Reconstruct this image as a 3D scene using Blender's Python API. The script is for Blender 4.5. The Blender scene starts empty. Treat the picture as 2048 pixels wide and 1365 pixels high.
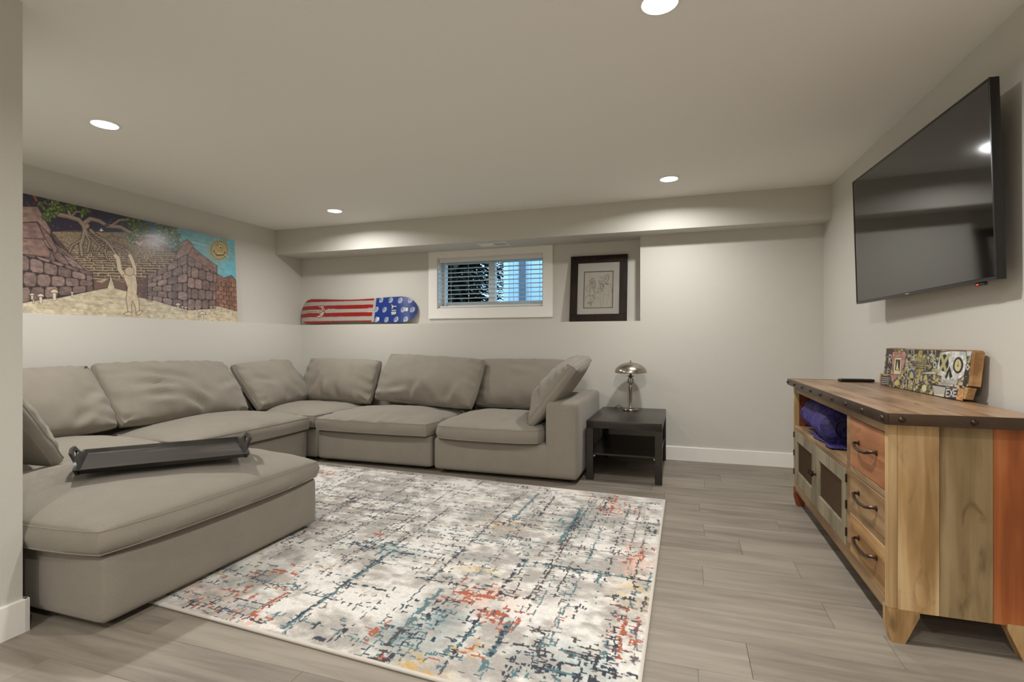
import bpy, bmesh, math, random
import numpy as np
from mathutils import Vector, Matrix, noise as mnoise

random.seed(7)
SC = bpy.context.scene
COL = SC.collection
PI = math.pi

# ------------------------------------------------------------------ camera, world, lights, exposure
CAM_H = 1.05
FPX = 1040.0
YAW = math.atan(341 / 1037.0)
cam = bpy.data.cameras.new('camera')
cam.sensor_fit = 'HORIZONTAL'
cam.sensor_width = 36.0
cam.lens = 36.0 * FPX / 2048.0
cam.shift_y = 1.5 / 2048.0
cam.clip_start = 0.02
cam_o = bpy.data.objects.new('camera', cam)
COL.objects.link(cam_o)
cam_o.location = (0, 0, CAM_H)
cam_o.rotation_euler = (PI / 2, 0, YAW)
SC.camera = cam_o

SC.view_settings.view_transform = 'Standard'
SC.view_settings.look = 'None'
SC.view_settings.gamma = 1.0
SC.view_settings.use_curve_mapping = False
SC.view_settings.exposure = -0.04
SC.cycles.diffuse_bounces = 8
SC.cycles.max_bounces = 16

world = bpy.data.worlds.new('dusk_sky')
SC.world = world
world.use_nodes = True
bg = world.node_tree.nodes['Background']
bg.inputs[0].default_value = (0.36, 0.66, 1.0, 1)
bg.inputs[1].default_value = 3.3

CEIL = 2.28
DOWNLIGHTS = [(-3.10, 2.07), (-3.10, 4.11), (-0.10, 4.09), (-0.08, 1.955), (-0.09, -0.10), (-1.50, -0.70), (-0.09, -2.15), (-1.50, -2.60)]  # last four are out of view, added to raise the overall brightness
LIGHT_W = 27.0
LIGHT_COL = (1.0, 0.985, 0.965)

# ------------------------------------------------------------------ colour and material helpers
def lin(c):
    out = []
    for v in c[:3]:
        v = v / 255.0
        out.append(v / 12.92 if v <= 0.04045 else ((v + 0.055) / 1.055) ** 2.4)
    return tuple(out) + (1.0,)

def new_mat(name):
    m = bpy.data.materials.new(name)
    m.use_nodes = True
    nt = m.node_tree
    return m, nt, nt.nodes['Principled BSDF']

def node(nt, kind, **kw):
    n = nt.nodes.new(kind)
    for k, v in kw.items():
        setattr(n, k, v)
    return n

def ramp(nt, stops):
    r = nt.nodes.new('ShaderNodeValToRGB')
    el = r.color_ramp.elements
    while len(el) > 1:
        el.remove(el[-1])
    el[0].position = stops[0][0]; el[0].color = stops[0][1]
    for p, c in stops[1:]:
        e = el.new(p); e.color = c
    return r

def coords(nt, scale=(1, 1, 1), rand=False, kind='Object'):
    tc = nt.nodes.new('ShaderNodeTexCoord')
    mp = nt.nodes.new('ShaderNodeMapping')
    mp.inputs['Scale'].default_value = scale
    nt.links.new(tc.outputs[kind], mp.inputs['Vector'])
    if rand:
        oi = nt.nodes.new('ShaderNodeObjectInfo')
        mu = nt.nodes.new('ShaderNodeMath'); mu.operation = 'MULTIPLY'; mu.inputs[1].default_value = 61.0
        cb = nt.nodes.new('ShaderNodeCombineXYZ')
        nt.links.new(oi.outputs['Random'], mu.inputs[0])
        for i in range(3):
            nt.links.new(mu.outputs[0], cb.inputs[i])
        nt.links.new(cb.outputs[0], mp.inputs['Location'])
    return mp.outputs[0]

def add_bump(nt, bsdf, vec, scale, strength, dist=0.002, detail=3):
    nz = node(nt, 'ShaderNodeTexNoise'); nz.inputs['Scale'].default_value = scale; nz.inputs['Detail'].default_value = detail
    nt.links.new(vec, nz.inputs['Vector'])
    bp = node(nt, 'ShaderNodeBump'); bp.inputs['Strength'].default_value = strength; bp.inputs['Distance'].default_value = dist
    nt.links.new(nz.outputs[0], bp.inputs['Height'])
    nt.links.new(bp.outputs[0], bsdf.inputs['Normal'])

def plain(name, col, rough=0.5, metal=0.0, var=0.0, vscale=8, bump=None, spec=0.5, sheen=0.0):
    m, nt, b = new_mat(name)
    c = lin(col)
    b.inputs['Base Color'].default_value = c
    b.inputs['Roughness'].default_value = rough
    b.inputs['Metallic'].default_value = metal
    b.inputs['Specular IOR Level'].default_value = spec
    if sheen:
        b.inputs['Sheen Weight'].default_value = sheen
        b.inputs['Sheen Tint'].default_value = tuple(min(1, x * 5) for x in c[:3]) + (1,)
        b.inputs['Sheen Roughness'].default_value = 0.5
    vec = coords(nt)
    nz = node(nt, 'ShaderNodeTexNoise'); nz.inputs['Scale'].default_value = vscale; nz.inputs['Detail'].default_value = 4
    nt.links.new(vec, nz.inputs['Vector'])
    k = var
    r = ramp(nt, [(0.3, tuple(x * (1 - k) for x in c[:3]) + (1,)), (0.7, tuple(min(1, x * (1 + k)) for x in c[:3]) + (1,))])
    nt.links.new(nz.outputs[0], r.inputs[0])
    nt.links.new(r.outputs[0], b.inputs['Base Color'])
    if bump:
        add_bump(nt, b, vec, *bump)
    return m

def wood(name, dark, mid, light, grain='X', rough=0.55, rand=True, fine=1.0, patch=1.0, spec=0.35):
    """streaky wood with its grain along one object axis"""
    m, nt, b = new_mat(name)
    st = {'X': (0.9, 14, 14), 'Y': (14, 0.9, 14), 'Z': (14, 14, 0.9)}[grain]
    v = coords(nt, st, rand)
    n1 = node(nt, 'ShaderNodeTexNoise'); n1.inputs['Scale'].default_value = 1.6 * fine; n1.inputs['Detail'].default_value = 6; n1.inputs['Distortion'].default_value = 0.6
    nt.links.new(v, n1.inputs['Vector'])
    st2 = tuple(x * 0.16 for x in st) if patch else st
    st2 = {'X': (0.9, 2.6, 2.6), 'Y': (2.6, 0.9, 2.6), 'Z': (2.6, 2.6, 0.9)}[grain]
    v2 = coords(nt, st2, rand)
    n2 = node(nt, 'ShaderNodeTexNoise'); n2.inputs['Scale'].default_value = 2.2; n2.inputs['Detail'].default_value = 3
    nt.links.new(v2, n2.inputs['Vector'])
    mx = node(nt, 'ShaderNodeMath', operation='MULTIPLY_ADD'); mx.inputs[1].default_value = 0.55 * patch
    ad = node(nt, 'ShaderNodeMath', operation='MULTIPLY'); ad.inputs[1].default_value = 1 - 0.55 * patch
    nt.links.new(n1.outputs[0], ad.inputs[0])
    nt.links.new(n2.outputs[0], mx.inputs[0]); nt.links.new(ad.outputs[0], mx.inputs[2])
    r = ramp(nt, [(0.40, lin(dark)), (0.5, lin(mid)), (0.60, lin(light))])
    nt.links.new(mx.outputs[0], r.inputs[0])
    st3 = {'X': (2.2, 9, 9), 'Y': (9, 2.2, 9), 'Z': (9, 9, 2.2)}[grain]
    n3 = node(nt, 'ShaderNodeTexNoise'); n3.inputs['Scale'].default_value = 1.5; n3.inputs['Detail'].default_value = 4; n3.inputs['Distortion'].default_value = 1.6
    nt.links.new(coords(nt, st3, rand), n3.inputs['Vector'])
    kr = ramp(nt, [(0.60, (0, 0, 0, 1)), (0.74, (0.75, 0.75, 0.75, 1))])
    nt.links.new(n3.outputs[0], kr.inputs[0])
    mxc = node(nt, 'ShaderNodeMix', data_type='RGBA')
    nt.links.new(kr.outputs[0], mxc.inputs[0]); nt.links.new(r.outputs[0], mxc.inputs[6])
    mxc.inputs[7].default_value = tuple(x * 0.5 for x in lin(dark)[:3]) + (1,)
    nt.links.new(mxc.outputs[2], b.inputs['Base Color'])
    b.inputs['Roughness'].default_value = rough
    b.inputs['Specular IOR Level'].default_value = spec
    bp = node(nt, 'ShaderNodeBump'); bp.inputs['Strength'].default_value = 0.25; bp.inputs['Distance'].default_value = 0.001
    nt.links.new(n1.outputs[0], bp.inputs['Height']); nt.links.new(bp.outputs[0], b.inputs['Normal'])
    return m

def art_mat(name, rough=0.6, coat=0.0):
    m, nt, b = new_mat(name)
    a = node(nt, 'ShaderNodeAttribute'); a.attribute_name = 'paint'
    nt.links.new(a.outputs['Color'], b.inputs['Base Color'])
    b.inputs['Roughness'].default_value = rough
    b.inputs['Coat Weight'].default_value = coat
    b.inputs['Coat Roughness'].default_value = 0.22
    return m

# ------------------------------------------------------------------ mesh helpers
class MB:
    def __init__(s): s.v = []; s.f = []
    def add(s, v, f, M=None):
        o = len(s.v)
        for p in v:
            p = Vector(p)
            s.v.append(tuple(M @ p) if M is not None else tuple(p))
        s.f += [tuple(i + o for i in q) for q in f]
        return s
    def box(s, lo, hi, bev=0.0, seg=1, M=None):
        bm = bmesh.new()
        bmesh.ops.create_cube(bm, size=1.0)
        for v in bm.verts:
            v.co = Vector([(lo[i] + hi[i]) / 2 + v.co[i] * (hi[i] - lo[i]) for i in range(3)])
        if bev > 0:
            bmesh.ops.bevel(bm, geom=bm.edges[:], offset=bev, segments=seg, profile=0.5, affect='EDGES', clamp_overlap=True)
        bm.verts.index_update()
        s.add([v.co.copy() for v in bm.verts], [[v.index for v in f.verts] for f in bm.faces], M)
        bm.free(); return s
    def tube(s, pts, r, n=8, M=None, cap=True, closed=False):
        pts = [Vector(p) for p in pts]; N = len(pts)
        rr = r if isinstance(r, (list, tuple)) else [r] * N
        tang = []
        for i in range(N):
            a = pts[(i - 1) % N] if (closed or i > 0) else pts[i]
            b = pts[(i + 1) % N] if (closed or i < N - 1) else pts[i]
            t = (b - a); tang.append(t.normalized() if t.length > 1e-9 else Vector((0, 0, 1)))
        up = Vector((0, 0, 1)) if abs(tang[0].z) < 0.9 else Vector((1, 0, 0))
        x = tang[0].cross(up).normalized()
        V = []; F = []
        for i in range(N):
            x = (x - tang[i] * x.dot(tang[i]))
            x = x.normalized() if x.length > 1e-6 else tang[i].orthogonal().normalized()
            y = tang[i].cross(x)
            for k in range(n):
                a = 2 * PI * k / n
                V.append(pts[i] + (x * math.cos(a) + y * math.sin(a)) * rr[i])
        M2 = N if closed else N - 1
        for i in range(M2):
            j = (i + 1) % N
            for k in range(n):
                F.append((i * n + k, i * n + (k + 1) % n, j * n + (k + 1) % n, j * n + k))
        if cap and not closed:
            F.append(tuple(reversed(range(n)))); F.append(tuple((N - 1) * n + k for k in range(n)))
        s.add(V, F, M); return s
    def lathe(s, prof, c=(0, 0, 0), n=32, M=None, closed=False):
        V = []; F = []
        for r, z in prof:
            for k in range(n):
                a = 2 * PI * k / n
                V.append((c[0] + r * math.cos(a), c[1] + r * math.sin(a), c[2] + z))
        for i in range(len(prof) - 1):
            for k in range(n):
                F.append((i * n + k, i * n + (k + 1) % n, (i + 1) * n + (k + 1) % n, (i + 1) * n + k))
        if closed:
            q_ = (len(prof) - 1) * n
            for k in range(n): F.append((q_ + k, q_ + (k + 1) % n, (k + 1) % n, k))
        else:
            F.append(tuple(reversed(range(n)))); F.append(tuple((len(prof) - 1) * n + k for k in range(n)))
        s.add(V, F, M); return s
    def prism(s, pts, fn, d0, d1, M=None):
        """polygon pts (2D) extruded between depths d0 and d1, fn(a, b, d) -> xyz"""
        n = len(pts)
        V = [fn(a, b, d0) for a, b in pts] + [fn(a, b, d1) for a, b in pts]
        F = [tuple(range(n))[::-1], tuple(range(n, 2 * n))]
        for i in range(n):
            j = (i + 1) % n
            F.append((i, j, n + j, n + i))
        s.add(V, F, M); return s
    def build(s, name, mat, parent=None, smooth=35, M=None):
        me = bpy.data.meshes.new(name)
        me.from_pydata(s.v, [], s.f)
        me.validate()
        bm = bmesh.new(); bm.from_mesh(me); bmesh.ops.recalc_face_normals(bm, faces=bm.faces[:]); bm.to_mesh(me); bm.free()
        if mat: me.materials.append(mat)
        if smooth:
            me.polygons.foreach_set('use_smooth', [True] * len(me.polygons))
            me.set_sharp_from_angle(angle=math.radians(smooth))
        me.update()
        o = bpy.data.objects.new(name, me)
        COL.objects.link(o)
        if parent is not None: o.parent = parent
        return o

def thing(name, label, cat, loc=(0, 0, 0), rz=0.0, group=None):
    o = bpy.data.objects.new(name, None)
    COL.objects.link(o)
    o.empty_display_size = 0.05
    o.location = loc; o.rotation_euler = (0, 0, rz)
    o['label'] = label; o['category'] = cat
    if group: o['group'] = group
    return o

def struct(o, label=None):
    o['kind'] = 'structure'
    if label: o['label'] = label
    return o

def boxo(name, lo, hi, mat, parent=None, bev=0.0, seg=2):
    return MB().box(lo, hi, bev, seg).build(name, mat, parent)

def grid_art(name, P, C, mat, parent=None):
    """P (h,w,3) positions, C (h,w,3) linear colours -> one mesh with a 'paint' attribute"""
    h, w = P.shape[:2]
    me = bpy.data.meshes.new(name)
    nf = (h - 1) * (w - 1)
    me.vertices.add(h * w); me.vertices.foreach_set('co', P.astype(np.float32).ravel())
    idx = np.arange(h * w).reshape(h, w)
    q = np.stack([idx[:-1, :-1], idx[:-1, 1:], idx[1:, 1:], idx[1:, :-1]], -1).reshape(-1, 4)
    me.loops.add(nf * 4); me.loops.foreach_set('vertex_index', q.astype(np.int32).ravel())
    me.polygons.add(nf); me.polygons.foreach_set('loop_start', np.arange(0, nf * 4, 4, dtype=np.int32))
    at = me.color_attributes.new('paint', 'FLOAT_COLOR', 'POINT')
    rgba = np.ones((h * w, 4), np.float32); rgba[:, :3] = C.reshape(-1, 3)
    at.data.foreach_set('color', rgba.ravel())
    me.update(calc_edges=True); me.validate()
    me.materials.append(mat)
    me.polygons.foreach_set('use_smooth', [True] * nf)
    o = bpy.data.objects.new(name, me); COL.objects.link(o)
    if parent is not None: o.parent = parent
    return o

# ------------------------------------------------------------------ small raster painter for flat pictures
def s2l(a):
    a = np.clip(a, 0, 255) / 255.0
    return np.where(a <= 0.04045, a / 12.92, ((a + 0.055) / 1.055) ** 2.4)

def vnoise(h, w, ch, cw, seed, octaves=1):
    rs = np.random.RandomState(seed); out = np.zeros((h, w)); amp = 1.0; tot = 0
    for o in range(octaves):
        gh, gw = int(h / ch) + 3, int(w / cw) + 3
        g = rs.rand(gh, gw)
        y = np.arange(h) / ch; x = np.arange(w) / cw
        yi = y.astype(int); xi = x.astype(int); fy = y - yi; fx = x - xi
        fy = fy * fy * (3 - 2 * fy); fx = fx * fx * (3 - 2 * fx)
        fy = fy[:, None]; fx = fx[None]
        a = g[np.ix_(yi, xi)]; b = g[np.ix_(yi, xi + 1)]; c = g[np.ix_(yi + 1, xi)]; d = g[np.ix_(yi + 1, xi + 1)]
        out += amp * ((a * (1 - fx) + b * fx) * (1 - fy) + (c * (1 - fx) + d * fx) * fy)
        tot += amp; amp *= 0.55; ch = max(1.0, ch / 2); cw = max(1.0, cw / 2)
    return out / tot

def homog(src, dst):
    A = []; B = []
    for (x, y), (u, v) in zip(src, dst):
        A.append([x, y, 1, 0, 0, 0, -u * x, -u * y]); B.append(u)
        A.append([0, 0, 0, x, y, 1, -v * x, -v * y]); B.append(v)
    h = np.linalg.solve(np.array(A, float), np.array(B, float))
    def T(p):
        p = np.atleast_2d(np.array(p, float))
        d = h[6] * p[:, 0] + h[7] * p[:, 1] + 1
        return np.stack([(h[0] * p[:, 0] + h[1] * p[:, 1] + h[2]) / d, (h[3] * p[:, 0] + h[4] * p[:, 1] + h[5]) / d], 1)
    return T

class Cv:
    def __init__(s, w, h, bg, T=None):
        s.w, s.h = w, h
        s.a = np.zeros((h, w, 3)) + np.array(bg, float)
        s.T = T or (lambda p: np.atleast_2d(np.array(p, float)))
    def _bb(s, p, m):
        x0 = max(0, int(p[:, 0].min() - m)); x1 = min(s.w, int(p[:, 0].max() + m) + 2)
        y0 = max(0, int(p[:, 1].min() - m)); y1 = min(s.h, int(p[:, 1].max() + m) + 2)
        return x0, x1, y0, y1
    def mix(s, x0, x1, y0, y1, m, col):
        if x1 <= x0 or y1 <= y0: return
        s.a[y0:y1, x0:x1] = s.a[y0:y1, x0:x1] * (1 - m[..., None]) + np.array(col, float) * m[..., None]
    def mask_poly(s, pts):
        p = s.T(pts); x0, x1, y0, y1 = s._bb(p, 1)
        if x1 <= x0 or y1 <= y0: return 0, 0, 0, 0, np.zeros((0, 0))
        m = np.zeros((y1 - y0, x1 - x0))
        for dy in (-0.25, 0.25):
            Y, X = np.mgrid[y0:y1, x0:x1].astype(float); Y += dy; X += dy
            ins = np.zeros(Y.shape, bool); n = len(p)
            for i in range(n):
                xa, ya = p[i]; xb, yb = p[(i + 1) % n]
                if ya == yb: continue
                c = ((ya > Y) != (yb > Y)) & (X < (xb - xa) * (Y - ya) / (yb - ya) + xa)
                ins ^= c
            m += ins * 0.5
        return x0, x1, y0, y1, m
    def poly(s, pts, col, a=1.0, out=None, ow=1.0, tex=0.0, seed=1):
        x0, x1, y0, y1, m = s.mask_poly(pts)
        if m.size:
            c = np.zeros(m.shape + (3,)) + np.array(col, float)
            if tex:
                c *= (1 + tex * (vnoise(m.shape[0], m.shape[1], 6, 9, seed, 3) - 0.5) * 2)[..., None]
            s.a[y0:y1, x0:x1] = s.a[y0:y1, x0:x1] * (1 - a * m[..., None]) + c * a * m[..., None]
        if out is not None: s.line(list(pts) + [pts[0]], ow, out)
    def line(s, pts, w, col, a=1.0, taper=False):
        p = s.T(pts)
        if len(p) < 2: return
        x0, x1, y0, y1 = s._bb(p, w + 1)
        if x1 <= x0 or y1 <= y0: return
        Y, X = np.mgrid[y0:y1, x0:x1].astype(float)
        D = np.full(Y.shape, 1e9)
        n = len(p) - 1
        for i in range(n):
            a0, b0 = p[i], p[i + 1]; d = b0 - a0; L = d @ d + 1e-9
            t = np.clip(((X - a0[0]) * d[0] + (Y - a0[1]) * d[1]) / L, 0, 1)
            dd = np.hypot(X - a0[0] - t * d[0], Y - a0[1] - t * d[1])
            if taper: dd = dd + w / 2 * ((i + t) / n) * 0.8
            D = np.minimum(D, dd)
        m = np.clip(w / 2 + 0.5 - D, 0, 1) * a
        s.mix(x0, x1, y0, y1, m, col)
    def ell(s, c, rx, ry, col, a=1.0, rot=0.0, out=None, ow=1.0, tex=0.0):
        t = np.linspace(0, 2 * PI, 20, endpoint=False)
        x = rx * np.cos(t); y = ry * np.sin(t)
        pts = np.stack([c[0] + x * math.cos(rot) - y * math.sin(rot), c[1] + x * math.sin(rot) + y * math.cos(rot)], 1)
        s.poly([tuple(q) for q in pts], col, a, out, ow, tex)
GLYPH = {'A': [[(0, 1), (.5, 0), (1, 1)], [(.2, .65), (.8, .65)]], 'B': [[(0, 0), (0, 1), (.8, .9), (.9, .7), (.6, .5), (0, .5)], [(0, 0), (.7, .05), (.8, .3), (.6, .5)]],
 'E': [[(1, 0), (0, 0), (0, 1), (1, 1)], [(0, .5), (.8, .5)]], 'G': [[(1, .15), (.5, 0), (0, .4), (.1, .85), (.6, 1), (1, .8), (1, .55), (.6, .55)]], 'I': [[(.5, 0), (.5, 1)]],
 'L': [[(0, 0), (0, 1), (.9, 1)]], 'N': [[(0, 1), (0, 0), (1, 1), (1, 0)]], 'O': [[(.5, 0), (1, .35), (1, .7), (.5, 1), (0, .7), (0, .35), (.5, 0)]], 'R': [[(0, 1), (0, 0), (.8, .05), (.9, .3), (.7, .5), (0, .5), (.9, 1)]],
 'S': [[(1, .1), (.4, 0), (0, .25), (.9, .7), (.6, 1), (0, .9)]], 'T': [[(0, 0), (1, 0)], [(.5, 0), (.5, 1)]], 'U': [[(0, 0), (0, .8), (.5, 1), (1, .8), (1, 0)]], 'X': [[(0, 0), (1, 1)], [(1, 0), (0, 1)]],
 '1': [[(.2, .2), (.5, 0), (.5, 1)]], '2': [[(0, .2), (.5, 0), (1, .3), (0, 1), (1, 1)]], '3': [[(0, .05), (.8, .1), (.4, .45), (.9, .75), (.1, 1)]],
 'C': [[(1, .1), (.4, 0), (0, .5), (.4, 1), (1, .9)]], 'H': [[(0, 0), (0, 1)], [(1, 0), (1, 1)], [(0, .5), (1, .5)]], 'D': [[(0, 0), (0, 1), (.8, .8), (.9, .3), (0, 0)]]}
def text(cv, s, x, y, cw, ch, col, w, gap=0.35, rot=0.0):
    ca, sa = math.cos(rot), math.sin(rot)
    for i, ch_ in enumerate(s):
        for pl in GLYPH.get(ch_, []):
            q = []
            for a, b in pl:
                px = i * cw * (1 + gap) + a * cw; py = b * ch
                q.append((x + px * ca - py * sa, y + px * sa + py * ca))
            cv.line(q, w, col)
# ------------------------------------------------------------------ materials of the room
def paint_mat(name, col, rough=0.6, scale=170, strength=0.35):
    m, nt, b = new_mat(name)
    b.inputs['Base Color'].default_value = lin(col)
    b.inputs['Roughness'].default_value = rough
    b.inputs['Specular IOR Level'].default_value = 0.35
    v = coords(nt)
    add_bump(nt, b, v, scale, strength, 0.0016, 2)
    return m

M_wall = paint_mat('greige_orange_peel_paint', (201, 198, 189), 0.55)
M_ceil = paint_mat('ceiling_paint', (238, 236, 230), 0.8, 150, 0.3)
M_white = plain('white_trim_paint', (236, 233, 226), 0.4, var=0.01)
M_vinyl = plain('white_vinyl', (214, 214, 210), 0.35, var=0.01)

def plank_mat():
    m, nt, b = new_mat('grey_oak_plank')
    v = coords(nt, (0.8, 11, 11), True)
    n1 = node(nt, 'ShaderNodeTexNoise'); n1.inputs['Scale'].default_value = 2.4; n1.inputs['Detail'].default_value = 8; n1.inputs['Roughness'].default_value = 0.62; n1.inputs['Distortion'].default_value = 0.5
    nt.links.new(v, n1.inputs['Vector'])
    v2 = coords(nt, (0.9, 3.2, 3), True)
    n2 = node(nt, 'ShaderNodeTexNoise'); n2.inputs['Scale'].default_value = 1.5; n2.inputs['Detail'].default_value = 3
    nt.links.new(v2, n2.inputs['Vector'])
    oi = node(nt, 'ShaderNodeObjectInfo')
    a = node(nt, 'ShaderNodeMath', operation='MULTIPLY'); a.inputs[1].default_value = 0.55
    nt.links.new(n1.outputs[0], a.inputs[0])
    c = node(nt, 'ShaderNodeMath', operation='MULTIPLY_ADD'); c.inputs[1].default_value = 0.42
    nt.links.new(n2.outputs[0], c.inputs[0]); nt.links.new(a.outputs[0], c.inputs[2])
    d = node(nt, 'ShaderNodeMath', operation='MULTIPLY_ADD'); d.inputs[1].default_value = 0.09
    nt.links.new(oi.outputs['Random'], d.inputs[0]); nt.links.new(c.outputs[0], d.inputs[2])
    r = ramp(nt, [(0.38, lin((110, 102, 92))), (0.5, lin((129, 120, 108))), (0.62, lin((144, 135, 122)))])
    nt.links.new(d.outputs[0], r.inputs[0])
    nt.links.new(r.outputs[0], b.inputs['Base Color'])
    b.inputs['Roughness'].default_value = 0.5
    b.inputs['Specular IOR Level'].default_value = 0.4
    bp = node(nt, 'ShaderNodeBump'); bp.inputs['Strength'].default_value = 0.15; bp.inputs['Distance'].default_value = 0.0008
    nt.links.new(n1.outputs[0], bp.inputs['Height']); nt.links.new(bp.outputs[0], b.inputs['Normal'])
    return m
M_plank = plank_mat()
M_sub = plain('plank_joint', (176, 168, 156), 0.6, var=0.03)
M_plankfar = plank_mat()

# ------------------------------------------------------------------ floor with single planks
floor = struct(boxo('floor', (-4.7, -3.8, -0.12), (1.5, 5.25, -0.006), M_sub), 'grey wood plank floor of the basement room')
PW = 0.2035; PL = 1.22
y0r = 2.584 - 13 * PW
ends = {}
KNOWN = {12.5: 0}
row = 0
y = y0r
known_end = [(2.584, 0.50), (1.7701, 0.208), (1.9736, 0.679), (2.7875, 0.28), (3.398, 0.10), (3.602, -0.12)]
while y < 4.85 - 0.02:
    off = None
    for ky, kx in known_end:
        if abs(ky - y) < 0.02: off = kx
    if off is None: off = random.uniform(0, PL)
    x = off - PL * 5
    while x < 1.25:
        xa, xb = max(x, -4.10), min(x + PL, 1.19)
        ya, yb = y, min(y + PW, 4.85)
        if xb - xa > 0.02 and yb > -0.05 and not (xb < -2.25 and yb < 1.2):
            g = 0.0004
            m = MB(); e = 0.0008
            # top face slightly inset with a chamfer down to the joint
            lo = (xa + g, ya + g); hi = (xb - g, yb - g)
            V = [(lo[0], lo[1], -0.0015), (hi[0], lo[1], -0.0015), (hi[0], hi[1], -0.0015), (lo[0], hi[1], -0.0015),
                 (lo[0] + e, lo[1] + e, 0), (hi[0] - e, lo[1] + e, 0), (hi[0] - e, hi[1] - e, 0), (lo[0] + e, hi[1] - e, 0),
                 (lo[0], lo[1], -0.006), (hi[0], lo[1], -0.006), (hi[0], hi[1], -0.006), (lo[0], hi[1], -0.006)]
            F = [(4, 5, 6, 7), (0, 1, 5, 4), (1, 2, 6, 5), (2, 3, 7, 6), (3, 0, 4, 7), (8, 9, 1, 0), (9, 10, 2, 1), (10, 11, 3, 2), (11, 8, 0, 3)]
            m.add(V, F).build('plank', M_plank, floor, smooth=None)
        x += PL
    y += PW
MB().box((-2.25, -3.7, -0.006), (1.3, y0r, 0.0)).build('plank_field', M_plankfar, floor)['kind'] = 'stuff'

# ------------------------------------------------------------------ walls, ceiling, soffit
LEDGE = 1.24
def slab(name, poly, z0, z1, mat, label):
    o = MB().prism(poly, lambda a, b, d: (a, b, d), z0, z1).build(name, mat)
    return struct(o, label)
def XR(y): return 1.095 + (4.85 - y) * 0.0316
slab('wall_right', [(XR(5.25), 5.25), (XR(-3.8), -3.8), (XR(-3.8) + .2, -3.8), (XR(5.25) + .2, 5.25)], -0.1, CEIL + .05, M_wall, 'greige painted wall behind the television')
slab('wall_left', [(-4.255, 5.25), (-4.345, 1.0), (-4.7, 1.0), (-4.7, 5.25)], -0.1, CEIL + .05, M_wall, 'greige wall holding the long painting')
slab('wall_left_lower', [(-4.105, 4.85), (-4.105, 1.235), (-4.342, 1.235), (-4.255, 5.03), (-4.105, 5.03)], -0.1, LEDGE, M_wall, 'lower half wall with a ledge under the long painting')
slab('wall_back_lower', [(-4.105, 4.85), (-0.369, 4.85), (-0.369, 5.03), (-4.105, 5.03)], -0.1, LEDGE, M_wall, 'lower back wall with the ledge under the window')
slab('wall_back', [(-0.369, 4.85), (1.095, 4.85), (1.3, 5.25), (-0.369, 5.25)], -0.1, CEIL, M_wall, 'plain greige back wall right of the niche')
WX0, WX1, WZ0, WZ1 = -2.49, -1.325, 1.40, 1.942
rw = MB()
rw.box((-4.4, 5.03, -0.1), (WX0, 5.25, CEIL)); rw.box((WX1, 5.03, -0.1), (-0.369, 5.25, CEIL))
rw.box((WX0, 5.03, -0.1), (WX1, 5.25, WZ0)); rw.box((WX0, 5.03, WZ1), (WX1, 5.25, CEIL))
struct(rw.build('wall_back_niche', M_wall), 'recessed back wall of the niche around the window')
SOF = 2.01
MB_s = MB().box((-4.4, 4.632, SOF), (1.2, 5.03, CEIL + .02), 0.004, 2)
struct(MB_s.build('ceiling_soffit', M_wall), 'boxed soffit running along the back wall under the ceiling')
slab('wall_partition', [(-2.271, 1.235), (-2.271, -3.8), (-4.7, -3.8), (-4.7, 1.235)], -0.1, CEIL + .05, M_wall, 'near partition wall end at the left')
struct(boxo('wall_behind', (-2.3, -3.9, -0.1), (1.6, -3.7, CEIL + .05), M_wall), 'wall closing the room behind the camera')
# ceiling with round cut-outs is one slab; the downlight trims sit on it
struct(boxo('ceiling', (-4.8, -3.9, CEIL), (1.6, 5.3, CEIL + 0.15), M_ceil), 'flat greige painted ceiling')

def baseboard(name, pts, h=0.12, t=0.014, label=''):
    # pts: (x0,y0)->(x1,y1) along the wall; thickness to the left of the direction
    (xa, ya), (xb, yb) = pts
    d = Vector((xb - xa, yb - ya, 0)).normalized(); n = Vector((-d.y, d.x, 0))
    L = math.hypot(xb - xa, yb - ya)
    M = Matrix(((d.x, n.x, 0, xa), (d.y, n.y, 0, ya), (0, 0, 1, 0), (0, 0, 0, 1)))
    m = MB().prism([(0, 0), (t, 0), (t, h - .003), (t - .003, h), (0, h)], lambda a, b, dd: (dd, a, b), 0, L, M)
    return struct(m.build(name, M_white), label)
baseboard('baseboard_back', [(1.09, 4.85), (-4.09, 4.85)], label='white flat baseboard along the back wall')
baseboard('baseboard_right', [(XR(-3.7), -3.7), (XR(4.835), 4.835)], label='white baseboard along the television wall')
baseboard('baseboard_left', [(-2.271, 1.249), (-2.271, -3.7)], label='white baseboard on the near partition wall')
baseboard('baseboard_partition', [(-4.09, 1.235), (-2.257, 1.235)], label='white baseboard round the partition corner')
baseboard('baseboard_left_far', [(-4.105, 4.83), (-4.105, 1.25)], label='white baseboard behind the sectional')

# ------------------------------------------------------------------ window, blind, vent
win = thing('window_1', 'white framed basement slider window above the ledge', 'window', ((WX0 + WX1) / 2, 5.03, WZ0))
del win['category']; win['kind'] = 'structure'
wc = Vector(win.location)
def wl(p): return (p[0] - wc.x, p[1] - wc.y, p[2] - wc.z)
def wbox(name, lo, hi, mat, bev=0.0015, par=None):
    return MB().box(wl(lo), wl(hi), bev, 1).build(name, mat, par or win)
CX0, CX1, CZ0, CZ1 = -2.589, -1.226, 1.297, SOF - 0.001
cs = MB()
for lo, hi in [((CX0, 5.012, CZ0), (CX1, 5.03, WZ0)), ((CX0, 5.012, WZ1), (CX1, 5.03, CZ1)), ((CX0, 5.012, WZ0), (WX0, 5.03, WZ1)), ((WX1, 5.012, WZ0), (CX1, 5.03, WZ1))]:
    cs.box(wl(lo), wl(hi), 0.0)
cs.build('casing', M_white, win)
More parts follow.
